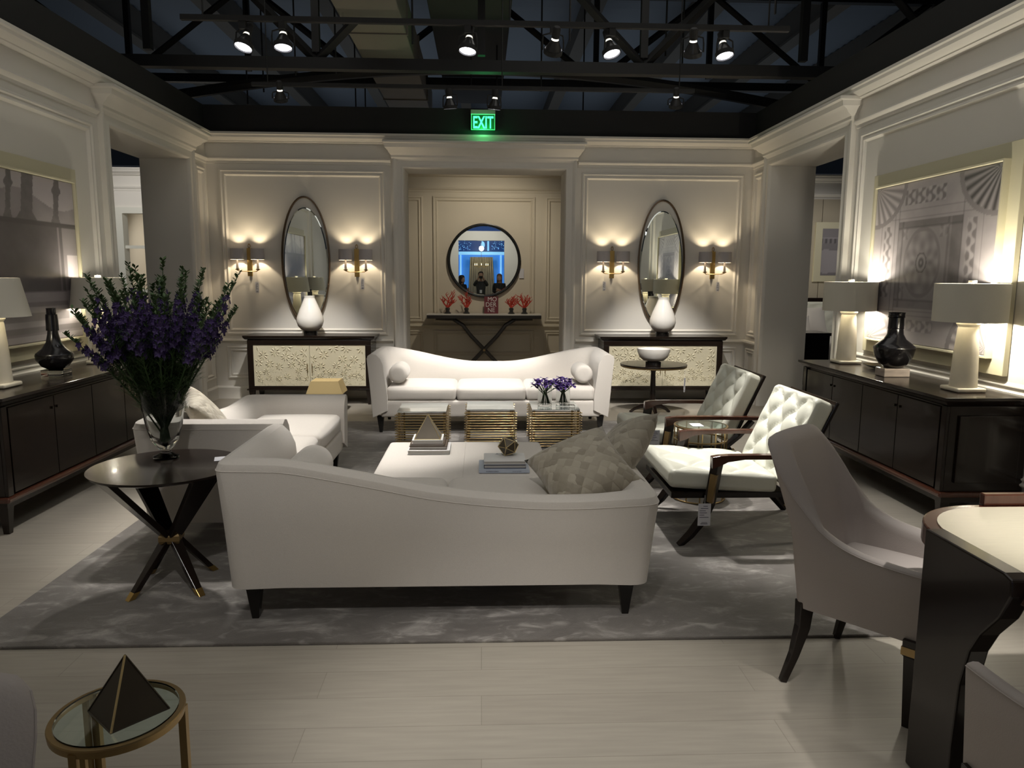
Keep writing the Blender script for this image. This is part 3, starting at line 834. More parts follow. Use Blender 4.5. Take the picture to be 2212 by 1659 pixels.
def edged(t, verts, faces, m, edge_m, r):
    mb = MB(); mb.add(verts, faces); mb.build('faces', m, t)
    es = set()
    for f in faces:
        for a, b in zip(f, f[1:] + f[:1]): es.add((min(a, b), max(a, b)))
    mb = MB()
    for a, b in es: mb.tube([verts[a], verts[b]], r, 5)
    mb.build('edge_bars', edge_m, t)
py = thing('bronze_pyramid', 'dark pyramid with pale gilt edges on the left book stack', 'pyramid', (-.355, 4.86, ZB + .0895))
V = [(-.085, -.075, 0), (.085, -.075, 0), (.085, .075, 0), (-.085, .075, 0), (0, 0, .155)]
edged(py, V, [(0, 1, 4), (1, 2, 4), (2, 3, 4), (3, 0, 4), (3, 2, 1, 0)], M['pyr'], M['gold'], .003)
ic = thing('faceted_ball', 'dark faceted ball with pale gilt seams on the right book stack', 'ornament', (.165, 4.45, ZB + .0645 + .058)); ic.rotation_euler = (.35, .5, .4)
g = (1 + 5 ** .5) / 2; s_ = .065 / math.sqrt(1 + g * g)
V = [(a * s_, b * s_, c * s_) for a, b, c in [(-1, g, 0), (1, g, 0), (-1, -g, 0), (1, -g, 0), (0, -1, g), (0, 1, g), (0, -1, -g), (0, 1, -g), (g, 0, -1), (g, 0, 1), (-g, 0, -1), (-g, 0, 1)]]
FI = [(0, 11, 5), (0, 5, 1), (0, 1, 7), (0, 7, 10), (0, 10, 11), (1, 5, 9), (5, 11, 4), (11, 10, 2), (10, 7, 6), (7, 1, 8), (3, 9, 4), (3, 4, 2), (3, 2, 6), (3, 6, 8), (3, 8, 9), (4, 9, 5), (2, 4, 11), (6, 2, 10), (8, 6, 7), (9, 8, 1)]
edged(ic, V, FI, M['pyr'], M['gold'], .0022)

# ------------------------------------------------------------------ tufted lounge chairs
def tuft(sx, sy, sz, nu, nv, amp=.022, top_only=True, r=.04):
    def fn(o, u, v, w):
        if w > .2:
            a = (u + 1) / 2 * nu; b = (v + 1) / 2 * nv
            dm = abs(math.sin(PI * (a + b) / 1.0 / 1) * math.sin(PI * (a - b) / 1.0))
            e = min(1, (1 - abs(u)) * 5) * min(1, (1 - abs(v)) * 5)
            k = dm ** .38 - 1
            o.z += amp * k * e * min(1, w * 1.3)
        return o
    return rbox(sx, sy, sz, r, n=40, puff=.012, fn=fn)
def lounge(loc, label, tagrot=True):
    t = thing('lounge_chair', label, 'armchair', loc, 0, 'tufted white lounge chairs')
    # chair faces -x; local origin on the floor under the seat centre
    seat = tuft(.66, .70, .12, 2, 2, amp=.036)
    xf(seat, Tm(-.155, 0, .385) @ Ry(R_(4)))
    seat.build('seat', M['white_leather'], t, smooth=80)
    back = tuft(.56, .66, .13, 2.5, 3, amp=.048)
    Mb = Tm(.335, 0, .61) @ Ry(R_(-66)); xf(back, Mb); back.build('backrest', M['white_leather'], t, smooth=80)
    mb = MB()
    for i in range(0, 11):
        for j in range(0, 11):
            s2, d2 = i, j - 4          # a + b = s2, a - b = d2
            a, b = (s2 + d2) / 2, (s2 - d2) / 2
            if .2 < a < 2.3 and .2 < b < 2.8:
                p = Mb @ Vector(((a / 1.25 - 1) * .28, (b / 1.5 - 1) * .33, .030)); mb.lathe([(.0001, -.004), (.009, 0), (.0001, .006)], p, 8, False)
    mb.build('tuft_button', M['white_leather'], t, smooth=True)
    xf(bx(-.27, .30, -.33, .33, -.075, -.052), Mb).build('back_frame', M['espresso'], t, bevel=.005)
    mb = MB(); mb.box(-.47, .23, -.345, .345, .285, .322); mb.build('seat_frame', M['espresso'], t, bevel=.005)
    for s_ in (-1, 1):
        y = s_ * .365
        # front leg sweeping up into the arm post
        P = [(-.42, 0), (-.35, .07), (-.285, .16), (-.245, .26), (-.228, .36), (-.215, .46), (-.205, .53)]
        Wt = [.02, .026, .03, .032, .032, .032, .034]
        mb = MB(); mb.tube([(a, y, b) for a, b in P], Wt, 4, flat=(.75, 1.2)); mb.build('front_leg', M['espresso'], t, bevel=.003)
        mb = MB(); mb.tube([(-.243, y, .27), (-.232, y, .36), (-.222, y, .44)], .0365, 4, flat=(.80, 1.2)); mb.build('brass_cuff', M['brassd'], t)
        # arm
        mb = MB(); mb.rings([[Vector((xx, y + dy, zz)) for dy, zz in ((-.026, z0), (.026, z0), (.026, z1), (-.026, z1))] for xx, z0, z1 in ((-.245, .475, .545), (-.20, .49, .553), (-.15, .515, .556), (-.05, .53, .557), (.2, .53, .557), (.47, .525, .552))])
        mb.build('arm', M['mahog'], t, bevel=.004)
        P = [(.50, 0), (.40, .12), (.30, .22), (.22, .31)]
        mb = MB(); mb.tube([(a, s_ * .30, b) for a, b in P], [.017, .025, .032, .036], 4, flat=(.7, 1.3)); mb.build('rear_leg', M['espresso'], t, bevel=.003)
        mb = MB(); mb.tube([(.335, s_ * .30, .19), (.27, s_ * .30, .26)], .0375, 4, flat=(.75, 1.3)); mb.build('brass_cuff', M['brassd'], t)
        mb = MB(); mb.tube([(.42, y, .52), (.33, y * .94, .40), (.22, y * .9, .30)], .022, 4, flat=(.8, 1.2)); mb.build('back_post', M['espresso'], t, bevel=.003)
    return t
lounge((1.60, 4.575, .014), 'tufted white leather lounge chair nearer the camera, brightly lit')
lounge((1.63, 5.80, .014), 'tufted white leather lounge chair farther back, beside the pedestal table')
price_tag((1.315, 4.17, .285), .075, .135, 0, 'white price tag hanging from the front leg of the nearer lounge chair', hang=.05)
price_tag((1.30, 5.40, .47), .075, .13, 0, 'white price tag on the arm post of the farther lounge chair', hang=.03)

# ------------------------------------------------------------------ round brass table with ring frame between lounge chairs
def ring_table(loc, label, R, h, legs, rb, glass=True, lower=True, leg_w=.006, rim_h=.012):
    t = thing('round_side_table', label, 'side table', loc)
    MB().lathe([(R - .012, h - rim_h), (R, h - rim_h), (R + .002, h - .003), (R, h), (R - .012, h), (R - .012, h - rim_h)], seg=56, cap=False).build('top_ring', M['brassd'], t, smooth=30)
    MB().lathe([(.0001, h - .006), (R - .014, h - .006), (R - .013, h + .003), (.0001, h + .003)], seg=48, cap=False).build('glass_top', M['glassgreen'], t, smooth=30)
    if lower:
        for zz in (.008, h * .55, h - .10):
            MB().ring((0, 0, zz), R - .004, .006, seg=48).build('hoop', M['brassd'], t, smooth=True)
    for k in range(legs):
        a = 2 * PI * k / legs + .3
        p = (math.cos(a) * (R - .006), math.sin(a) * (R - .006))
        bx(p[0] - leg_w, p[0] + leg_w, p[1] - leg_w, p[1] + leg_w, 0 if not lower else .006, h - .01).build('leg', M['brassd'], t)
    return t
ring_table((1.58, 5.18, .014), 'round brass side table with glass top between the two lounge chairs', .19, .54, 12, 0, leg_w=.004)
tag(bx(1.50, 1.58, 5.10, 5.21, .5585, .5595).build('card', M['paper']), 'white card lying on the glass top between the lounge chairs', 'card')

# near left brass table with pyramid
rt = ring_table((-.88, 1.70, 0), 'round brass and glass side table at the lower left with a dark pyramid', .149, .55, 3, 0, lower=False, leg_w=.009, rim_h=.02)
for k in range(3):
    a = 2 * PI * k / 3 + .3 + .16
    p = (math.cos(a) * .143, math.sin(a) * .143)
    bx(p[0] - .006, p[0] + .006, p[1] - .006, p[1] + .006, 0, .53).build('leg', M['brassd'], rt)
pp = thing('bronze_pyramid', 'large dark bronze pyramid on the round glass table at the lower left', 'pyramid', (-.856, 1.705, .5535), 0)
hb = .0675; V = [(-hb, -hb, 0), (hb, -hb, 0), (hb, hb, 0), (-hb, hb, 0), (0, 0, .142)]
pp.rotation_euler = (0, 0, R_(47))
edged(pp, V, [(0, 1, 4), (1, 2, 4), (2, 3, 4), (3, 0, 4), (3, 2, 1, 0)], M['pyr'], M['pyr'], .0022)
MB().tube([V[0], V[4]], .0028, 5).build('bright_edge', M['gold'], pp)

# ------------------------------------------------------------------ pedestal table and bowl
pt = thing('pedestal_table', 'dark round pedestal table behind the lounge chairs holding a white bowl', 'side table', (2.02, 8.57, 0))
MB().lathe([(.0001, .575), (.37, .575), (.385, .585), (.39, .595), (.385, .602), (.0001, .602)], seg=56, cap=False).build('table_top', M['espresso'], pt, smooth=35)
MB().lathe([(.375, .566), (.385, .572), (.386, .584), (.37, .575)], seg=56, cap=False).build('brass_edge', M['brassd'], pt, smooth=35)
MB().lathe([(.038, .06), (.036, .2), (.028, .5), (.05, .578)], seg=20).build('column', M['espresso'], pt, smooth=35)
for k in range(3):
    a = 2 * PI * k / 3 + .5; c_, s2 = math.cos(a), math.sin(a)
    MB().tube([(c_ * .02, s2 * .02, .10), (c_ * .12, s2 * .12, .09), (c_ * .22, s2 * .22, .045), (c_ * .25, s2 * .25, .02), (c_ * .27, s2 * .27, 0.003)], [.03, .028, .02, .018, .02], 6).build('foot', M['espresso'], pt, smooth=True)
bw = thing('ceramic_bowl', 'round white ceramic bowl on a dark foot on the pedestal table', 'bowl', (2.0, 8.5, .602))
MB().lathe([(.09, 0), (.09, .035), (.06, .04)], seg=32).build('foot', M['blackwood'], bw, smooth=35)
MB().lathe([(.05, .04), (.12, .05), (.165, .09), (.19, .15), (.192, .185), (.183, .185), (.18, .15), (.155, .10), (.11, .068), (.0001, .06)], seg=48, cap=False).build('bowl_body', M['ceramic'], bw, smooth=60)
price_tag((2.30, 8.22, .48), .045, .16, .9, 'narrow white price tag hanging from the pedestal table edge', hang=.09)
# ------------------------------------------------------------------ buffets on the back wall
def flower_door(w, h, seed):
    """panel with raised petal flowers and pebbled ground, in the x-z plane facing -y"""
    rr = random.Random(seed); mb = MB(); mb.box(-w / 2, w / 2, 0, .02, -h / 2, h / 2)
    def petal(cx, cz, a, L, wd):
        dr = Vector((math.cos(a), 0, math.sin(a))); sd = Vector((-math.sin(a), 0, math.cos(a))); c = Vector((cx, 0, cz))
        p = [c + dr * L * .1, c + dr * L * .55 + sd * wd, c + dr * L, c + dr * L * .55 - sd * wd]
        m = c + dr * L * .55 + Vector((0, -.0115, 0))
        if any(abs(q.x) > w / 2 - .006 or abs(q.z) > h / 2 - .006 for q in p): return
        mb.add(p + [m], [(0, 1, 4), (1, 2, 4), (2, 3, 4), (3, 0, 4)])
    spots = []
    for _ in range(500):
        cx = (rr.random() - .5) * w * .95; cz = h / 2 - (rr.random() ** 1.3) * h * .85
        L = .05 * (0.5 + .9 * (cz / h + .5)) + .012
        if all((cx - a) ** 2 + (cz - b) ** 2 > ((L + c) * .80) ** 2 for a, b, c in spots):
            spots.append((cx, cz, L)); n = 8 if L > .04 else 6; a0 = rr.random()
            for k in range(n): petal(cx, cz, a0 + 2 * PI * k / n, L, L * .15)
    for _ in range(260):
        cx = (rr.random() - .5) * (w - .02); cz = -h / 2 + .01 + rr.random() ** 1.8 * h * .5; s_ = .004
        mb.add([(cx - s_, 0, cz), (cx, 0, cz - s_), (cx + s_, 0, cz), (cx, 0, cz + s_), (cx, -.006, cz)], [(0, 1, 4), (1, 2, 4), (2, 3, 4), (3, 0, 4)])
    return mb
M['shagreen'] = mat('ivory_carved_panel', (0.60, 0.55, 0.40), 0.5, bump=.25, bscale=70)
def buffet(xc, w, label, seed):
    t = thing('buffet_cabinet', label, 'cabinet', (xc, 9.25, 0))
    H = .865
    mb = MB(); mb.rings([[Vector((a * (w / 2 + e), b0 if b < 0 else .47 + .0, zz)) for a, b, b0 in ((-1, -1, -.0 - e), (1, -1, -e), (1, 1, 0), (-1, 1, 0))] for e, zz in ((-.03, H - .055), (0.0, H - .045), (.018, H - .02), (.02, H))])
    mb.build('top', M['espresso'], t, bevel=.003)
    wi = w - .06
    mb = MB(); mb.box(-wi / 2, wi / 2, .0, .46, H - .115, H - .055); mb.box(-wi / 2, wi / 2, 0, .46, .20, .235); mb.box(-wi / 2, -wi / 2 + .07, 0, .46, .235, H - .115); mb.box(wi / 2 - .07, wi / 2, 0, .46, .235, H - .115); mb.box(-wi / 2 + .07, wi / 2 - .07, .03, .46, .235, H - .115)
    mb.build('carcass', M['espresso'], t, bevel=.003)
    bx(-wi / 2 - .02, wi / 2 + .02, -.015, .465, .185, .20).build('base_moulding', M['espresso'], t, bevel=.003)
    dw = (wi - .14) / 2; dh = H - .115 - .235
    for s_ in (-1, 1):
        dd = flower_door(dw - .004, dh - .004, seed + s_); xf(dd, Tm(s_ * dw / 2, .008, .235 + dh / 2))
        q = dd.build('door', M['shagreen'], t); q['label'] = 'ivory door panel with raised flowers'
        bx(s_ * .03 - .004, s_ * .03 + .004, -.016, -.006, .40, .52).build('handle', M['brassd'], q)
        bx(s_ * .03 - .003, s_ * .03 + .003, -.010, .009, .41, .418).build('handle_post', M['brassd'], q)
    for a in (-1, 1):
        for y0 in (.03, .42):
            mb = MB(); mb.rings([[Vector((a * (wi / 2 - .035) + dx * r, y0 + dy * r, zz)) for dx, dy in ((-1, -1), (1, -1), (1, 1), (-1, 1))] for r, zz in ((.017, 0), (.034, .186))])
            mb.build('leg', M['espresso'], t)
buffet(-2.135, 1.58, 'dark buffet cabinet with ivory flower panel doors, left of the centre opening', 11)
buffet(2.30, 1.58, 'dark buffet cabinet with ivory flower panel doors, right of the centre opening', 21)
# kraft paper topped stand
ks = thing('kraft_paper_stand', 'tan kraft paper box with flared top in front of the left buffet', 'box', (-1.85, 8.86, 0))
mb = MB(); mb.rings([[Vector((a * u, b * v, zz)) for a, b in ((-1, -1), (1, -1), (1, 1), (-1, 1))] for u, v, zz in ((.15, .13, .215), (.215, .16, .222), (.16, .14, .37), (.15, .13, .37))])
mb.build('flared_top', M['kraft'], ks)
bx(-.10, .10, -.09, .09, 0, .215).build('box_body', mat('pale_kraft', (.58, .50, .30), .8), ks)

# pear shaped lamps/vases on the buffets
def pear(loc, label):
    t = thing('ceramic_vase', label, 'vase', loc)
    MB().lathe([(.085, 0), (.088, .045), (.06, .05)], seg=32).build('foot', M['blackwood'], t, smooth=35)
    MB().lathe([(.06, .045), (.11, .065), (.15, .11), (.167, .17), (.162, .22), (.13, .31), (.095, .39), (.07, .45), (.062, .475), (.068, .482), (.066, .488), (.055, .486), (.052, .44), (.0001, .43)], seg=48, cap=False).build('vase_body', M['ceramic'], t, smooth=60)
pear((-2.15, 9.42, .865), 'white pear shaped ceramic vase on the left buffet')
pear((2.32, 9.42, .865), 'white pear shaped ceramic vase on the right buffet')

# oval mirrors
def ell_lathe(t_, name, m, prof, rx, rz_, dz=0, smooth=True, par=None, cap=False):
    seg = 64; rings = []
    for e, yy in prof:
        rings.append([Vector(((rx + e) * math.cos(2 * PI * k / seg), yy, (rz_ + e) * math.sin(2 * PI * k / seg) + dz)) for k in range(seg)])
    mb = MB(); mb.rings(rings, cap=cap); return mb.build(name, m, t_, smooth=0 if cap else 40)
M['bronzef'] = mat('bronze_frame', (0.16, 0.11, 0.07), 0.35, 0.7)
def oval(xc, label):
    t = thing('oval_mirror', label, 'mirror', (xc, YB, 1.785))
    ell_lathe(t, 'frame', M['bronzef'], [(0, 0), (.004, -.055), (-.010, -.06), (-.017, -.05), (-.018, -.01), (0, 0)], .305, .81)
    ell_lathe(t, 'backing', M['wall'], [(-.004, -.004), (-.018, -.028)], .305, .81, cap=True)
    ell_lathe(t, 'mirror_glass', M['mirror'], [(-.035, -.03), (-.038, -.042), (-.052, -.046)], .318, .765, dz=-.055, cap=True)
oval(-2.245, 'tall oval mirror above the left buffet, reflecting the picture of arches')
oval(2.345, 'tall oval mirror above the right buffet, reflecting the picture of a coffered ceiling')

# wall sconces
def sconce(xc, label, tg=True):
    t = thing('wall_sconce', label, 'wall lamp', (xc, YB, 1.79))
    bx(-.031, .031, -.035, -.012, -.20, .155).build('back_plate', M['brass'], t, bevel=.003)
    bx(-.02, .02, -.012, 0, -.1, .1).build('wall_mount', M['brassd'], t)
    MB().ring((0, -.022, .182), .016, .005, seg=24, axis='x', sx=.85, sy=1.5).build('finial_ring', M['brassd'], t, smooth=True)
    MB().tube([(-.128, -.12, -.125), (-.1, -.085, -.137), (0, -.04, -.14), (.1, -.085, -.137), (.128, -.12, -.125)], .006, 6).build('arm', M['brassd'], t, smooth=True)
    for s_ in (-1, 1):
        px, py_ = s_ * .128, -.12
        MB().lathe([(.008, -.128), (.026, -.115), (.03, -.108), (.0001, -.108)], (px, py_, 0), 16).build('drip_cup', M['brassd'], t, smooth=True)
        MB().lathe([(.016, -.108), (.014, -.05), (.009, .02), (.0001, .022)], (px, py_, 0), 14, True).build('candle_sleeve', M['candle'], t, smooth=True)
        sh = MB().lathe([(.086, .01), (.083, .145), (.040, .146), (.040, .143), (.080, .142), (.083, .01), (.086, .01)], (px, py_, 0), 32, False)
        sh.build('lamp_shade', M['sshade'], t, smooth=35)
        MB().lathe([(.0001, .03), (.012, .04), (.014, .055), (.0001, .085)], (px, py_, 0), 10, False).build('bulb', M['wbulb'], t, smooth=True)
    return t
M['sshade'] = mat('white_parchment_shade', (0.50, 0.47, 0.47), 0.8)
M['wbulb'] = emit('warm_bulb', (1.0, .85, .6), 8)
for xc, lb in ((-2.96, 'brass two light sconce at the far left, beside the left oval mirror'), (-1.60, 'brass two light sconce between the left oval mirror and the opening'),
               (1.70, 'brass two light sconce between the opening and the right oval mirror'), (3.03, 'brass two light sconce at the far right, beside the right oval mirror')):
    sconce(xc, lb)
    for s_ in (-1, 1): point((xc + s_ * .128, YB - .12, 1.79 + .10), 7.0, (1.0, .82, .56), .012)
price_tag((-2.87, YB - .06, 1.52), .045, .14, 0, 'small price tag hanging on a thread below the far left sconce', hang=.12)
price_tag((-1.53, YB - .06, 1.57), .045, .14, 0, 'small price tag hanging below the sconce left of the opening', hang=.07)
price_tag((1.60, YB - .06, 1.55), .04, .12, 0, 'small price tag hanging below the sconce right of the opening', hang=.09)
price_tag((3.10, YB - .06, 1.55), .04, .12, 0, 'small price tag hanging below the far right sconce', hang=.09)

# ------------------------------------------------------------------ vestibule: console, mirror, coral, book
cn = thing('console_table', 'narrow console table with white top and crossed iron legs in the opening', 'console table', (.045, 12.45, 0))
bx(-.945, .945, -.2, .2, .972, .99).build('stone_top', M['marbletop'], cn)
bx(-.945, .945, -.2, .2, .915, .9715).build('apron', M['iron'], cn, bevel=.003)
for yy in (-.13, .13):
    for s_ in (-1, 1):
        P = [(s_ * -.80, .915), (s_ * -.52, .90), (s_ * -.36, .80), (s_ * -.22, .62), (0, .39), (s_ * .22, .16), (s_ * .42, .0)]
        MB().tube([(a, yy + s_ * .004, b) for a, b in P], .026, 6, flat=(.8, 1)).build('leg', M['iron'], cn, smooth=True)
    xf(MB().lathe([(.02, -.02), (.02, .02)], seg=16), Tm(0, yy - .025 * (1 if yy < 0 else -1), .39) @ Rx(PI / 2)).build('boss', M['brassd'], cn)
rm = thing('round_mirror', 'large round black framed mirror above the console in the opening', 'mirror', (.045, YV - .006, 1.87))
def circ(name, m, prof, cap=False):
    mb = MB(); mb.lathe(prof, seg=72, cap=cap); xf(mb, Rx(PI / 2)); return mb.build(name, m, rm, smooth=0 if 'glass' in name else 40)
circ('frame', M['blackwood'], [(.598, 0), (.618, 0), (.618, .05), (.603, .052), (.598, .03), (.598, 0)])
circ('mirror_glass', M['mirror'], [(.6, .004), (.598, .014), (.57, .024), (.0001, .024)])
tag(bx(.64, .72, YV - .02, YV - .014, 1.58, 1.74).build('price_card', M['paper']), 'pale price card on the wall right of the round mirror', 'price tag')

def coral(loc, H, Wd, seed, label):
    rr = random.Random(seed); t = thing('red_coral', label, 'ornament', loc)
    MB().lathe([(.055, 0), (.055, .015), (.035, .03), (.03, .05), (.04, .075), (.034, .095), (.018, .10)], seg=8).build('pedestal', M['bark'], t)
    mb = MB()
    def br(p, dr, L, r, dep):
        pts = [p]; q = p.copy(); dd = dr.copy()
        for i in range(4):
            dd = (dd + Vector((rr.uniform(-.3, .3), rr.uniform(-.2, .2), rr.uniform(-.05, .3)))).normalized()
            q = q + dd * L / 4; pts.append(q.copy())
        mb.tube(pts, [r, r * .9, r * .8, r * .7, r * .5], 5)
        if dep > 0:
            for i in (2, 3, 4):
                sd = Vector((rr.choice((-1, 1)) * rr.uniform(.5, 1), rr.uniform(-.3, .3), rr.uniform(.1, .8))).normalized()
                br(pts[i], (dd * .4 + sd).normalized(), L * rr.uniform(.40, .62), r * .62, dep - 1)
    for a in (-1.3, -.75, -.25, .2, .7, 1.25):
        br(Vector((0, 0, .095)), Vector((a * Wd * 3, 0, .9)).normalized(), H * rr.uniform(.46, .60) * (1.1 if abs(a) < .3 else .9), .013, 2)
    mb.build('branches', M['coral'], t, smooth=True)
coral((-.565, 12.45, .99), .30, .32, 1, 'red coral on a dark pedestal, leftmost of four on the console')
coral((-.25, 12.45, .99), .30, .30, 2, 'red coral on a dark pedestal just left of the lettered book')
coral((.50, 12.45, .99), .24, .24, 3, 'shortest red coral, on a dark pedestal just right of the lettered book')
coral((.72, 12.45, .99), .29, .30, 4, 'red coral on a dark pedestal, rightmost of four on the console')
bk = thing('standing_book', 'maroon book with large white letters standing on the console', 'book', (.165, 12.50, .99))
bk.rotation_euler = (R_(-6), 0, 0)
bx(-.118, .118, 0, .03, .0, .285).build('cover', M['maroon'], bk)
for s, x_, z_ in (('MO', .02, .205), ('DER', .0, .115), ('NE', .005, .025)):
    text(s, .105, 'cover_lettering', M['bookw'], bk, (x_ - .005, -.002, z_), ext=.0008, sx=.95)

# ------------------------------------------------------------------ long sideboards on the side walls
def sideboard(side, label):
    X = 3.515 if side > 0 else -3.455
    t = thing('sideboard', label, 'cabinet', (X, 0, 0))
    s_ = -side   # towards the room
    y0, y1 = 4.50, 6.68
    dpt = .58; H = .86
    def B(x0, x1, ya, yb, za, zb, name, m, par=t, **k):
        a, b = sorted((s_ * x0, s_ * x1)); return bx(a, b, ya, yb, za, zb).build(name, m, par, **k)
    mb = MB(); rings = []
    for e, zz in ((-.035, H - .06), (-.005, H - .03), (.012, H - .018), (.012, H)):
        rings.append([Vector((0, y0 - e, zz)), Vector((s_ * (dpt + e), y0 - e, zz)), Vector((s_ * (dpt + e), y1 + e, zz)), Vector((0, y1 + e, zz))])
    mb.rings(rings); mb.build('top', M['espresso'], t, bevel=.002)
    B(.005, dpt - .05, y0 + .03, y1 - .03, .24, H - .06, 'carcass', M['espresso'], bevel=.003)
    B(.005, dpt - .01, y0 - .0, y1 + .0, .205, .24, 'base_moulding', M['mahog'], bevel=.012)
    B(.005, dpt - .035, y0 + .02, y1 - .02, .17, .205, 'plinth_rail', M['espresso'])
    n = 4; L = (y1 - y0 - .20) / n
    for i in range(n):
        a = y0 + .10 + L * i
        q = B(dpt - .05, dpt - .032, a + .004, a + L - .004, .25, H - .075, 'door', M['espresso'], bevel=.002)
        yk = a + (L - .03 if i % 2 == 0 else .03)
        B(dpt - .032, dpt - .022, yk - .008, yk + .008, H - .16, H - .144, 'knob', M['espresso'], par=q)
    for yy in (y0 + .03, y1 - .03 - .055):
        B(dpt - .05, dpt - .028, yy, yy + .055, .24, H - .06, 'corner_stile', M['espresso'], bevel=.003)
    B(.06, dpt - .11, y0 + .012, y0 + .031, .30, H - .12, 'side_panel', M['espresso'], bevel=.004)
    for xx in (.05, dpt - .07):
        for yy in (y0 + .06, y1 - .06):
            mb = MB(); mb.rings([[Vector((s_ * xx + dx * r, yy + dy * r, zz)) for dx, dy in ((-1, -1), (1, -1), (1, 1), (-1, 1))] for r, zz in ((.018, 0), (.03, .172))]); mb.build('leg', M['espresso'], t)
sideboard(1, 'long dark sideboard against the right wall with black vase between two lamps')
sideboard(-1, 'long dark sideboard against the left wall, behind the tall flowers')

def table_lamp(loc, label, taper=0.0, lit=6.0, tall=.0):
    t = thing('table_lamp', label, 'table lamp', loc)
    rbox(.20, .20, .03, .012, n=4).build('base', M['alab'], t, smooth=True, loc=(0, 0, .015)).parent = t
    MB().lathe([(.085, .03), (.083, .06), (.075, .25), (.062, .42), (.058, .43), (.072, .448), (.072, .462), (.0001, .462)], seg=32).build('column', M['alab'], t, smooth=35)
    r0, r1 = .22, .22 - taper
    MB().lathe([(r0, .465), (r1, .715), (r1 - .003, .715), (r0 - .003, .465), (r0, .465)], seg=56, cap=False).build('lamp_shade', M['shade'], t, smooth=35)
    MB().tube([(0, 0, .46), (0, 0, .725)], .004, 6).build('harp', M['brassd'], t)
    MB().lathe([(.0001, .53), (.028, .56), (.03, .6), (.0001, .635)], seg=14, cap=False).build('bulb', M['wbulb'], t, smooth=True)
    MB().lathe([(.012, .715), (.026, .722), (.026, .735), (.0001, .738)], seg=16).build('finial', M['ceramic'], t, smooth=True)
    bx(-r1 + .003, r1 - .003, -.003, .003, .705, .709).build('shade_ring', M['brassd'], t)
    if lit:
        for zz in (.66, .52):
            point((loc[0] + .05, loc[1] - .05, loc[2] + zz), lit, (1.0, .93, .78), .03)
table_lamp((3.235, 6.42, .86), 'white table lamp with drum shade at the far end of the right sideboard', lit=17)
table_lamp((3.235, 4.80, .86), 'white table lamp with drum shade at the near end of the right sideboard', lit=21)
table_lamp((-3.19, 4.98, .86), 'table lamp with tapered shade at the near end of the left sideboard', taper=.05, lit=2.5)
table_lamp((-3.19, 6.36, .86), 'table lamp on the left sideboard mostly hidden by the tall flowers', taper=.03, lit=6)

def bvase(loc, prof, label, neckrings=True):
    t = thing('black_vase', label, 'vase', loc)
    MB().lathe(prof, seg=48, cap=False).build('vase_body', M['blackcer'], t, smooth=50)
    return t
VR = [(.0001, 0), (.06, 0), (.10, .03), (.135, .09), (.148, .15), (.148, .163), (.12, .19), (.08, .22), (.058, .26), (.054, .30), (.058, .302), (.056, .31), (.054, .385), (.060, .388), (.058, .398), (.058, .415), (.062, .425), (.054, .425), (.05, .3), (.0001, .28)]
tag(bx(3.07, 3.27, 5.48, 5.62, .86, .925).build('onyx_block', M['onyx'], bevel=.006), 'banded onyx block under the round black vase on the right sideboard', 'stand')
bvase((3.17, 5.55, .925), VR, 'black vase with round shoulders on the right sideboard')
VL = [(.0001, 0), (.045, 0), (.09, .025), (.122, .07), (.128, .105), (.122, .12), (.08, .155), (.05, .20), (.037, .26), (.034, .285), (.042, .287), (.040, .38), (.038, .405), (.032, .408), (.032, .445), (.034, .45), (.028, .45), (.026, .3), (.0001, .28)]
tag(bx(-3.22, -3.07, 5.50, 5.65, .86, .905).build('glass_block', M['acrylic'], bevel=.006), 'clear glass block under the long necked black vase on the left sideboard', 'stand')
bvase((-3.145, 5.57, .905), VL, 'long necked black vase on the left sideboard')
MBo = MB().lathe([(.04, 0), (.06, .004), (.13, .03), (.135, .034), (.128, .034), (.05, .01), (.0001, .008)], seg=36, cap=False).build('glass_dish', M['acrylic'], smooth=50, loc=(3.33, 6.02, .861))
tag(MBo, 'shallow clear glass dish on the right sideboard behind the black vase', 'dish')

# ------------------------------------------------------------------ framed prints
def fbm(u, v, s):
    return noise.fractal(Vector((u * s, v * s, 0)), .8, 2.0, 4)
def art(side, y0, y1, z0, z1, fn, label, nx=190, nz=140):
    X = XR if side > 0 else XL; s_ = -side
    t = thing('framed_print', label, 'picture', (X, 0, 0))
    wf = WF((0, 0, 0), (0, 1, 0), (s_, 0, 0))
    mb = MB(); b = .07
    a, c = sorted((s_ * .004, s_ * .045)); mb.box(a, c, y0 - .13, y1 + .13, z0 - .13, z1 + .13); mb.build('back_board', M['ivoryf'], t, bevel=.004)
    mb = MB(); frame(mb, WF((s_ * .045, 0, 0), (0, 1, 0), (s_, 0, 0)), y0 - .02, y1 + .02, z0 - .02, z1 + .02, [(0, 0), (0, .05), (.012, .05), (.016, .034), (.016, 0)])
    mb.build('inner_frame', M['ivoryf'], t)
    vs = []; fs = []; cols = []
    for i in range(nx + 1):
        for j in range(nz + 1):
            u, v = i / nx, j / nz
            vs.append((s_ * .075, y0 + (y1 - y0) * (1 - u if side > 0 else u), z0 + (z1 - z0) * v))
            g_ = fn(u, v); cols.append(g_)
    for i in range(nx):
        for j in range(nz): fs.append((i * (nz + 1) + j, (i + 1) * (nz + 1) + j, (i + 1) * (nz + 1) + j + 1, i * (nz + 1) + j + 1))
    me = bpy.data.meshes.new('print'); me.from_pydata(vs, [], fs); me.materials.append(M['print'])
    ca = me.color_attributes.new('print', 'FLOAT_COLOR', 'POINT')
    flat = []
    for g_ in cols: flat += [g_[0], g_[1], g_[2], 1]
    ca.data.foreach_set('color', flat)
    o = bpy.data.objects.new('print', me); COL.objects.link(o); o.parent = t
M['ivoryf'] = mat('ivory_frame_paint', (0.60, 0.56, 0.40), 0.45)
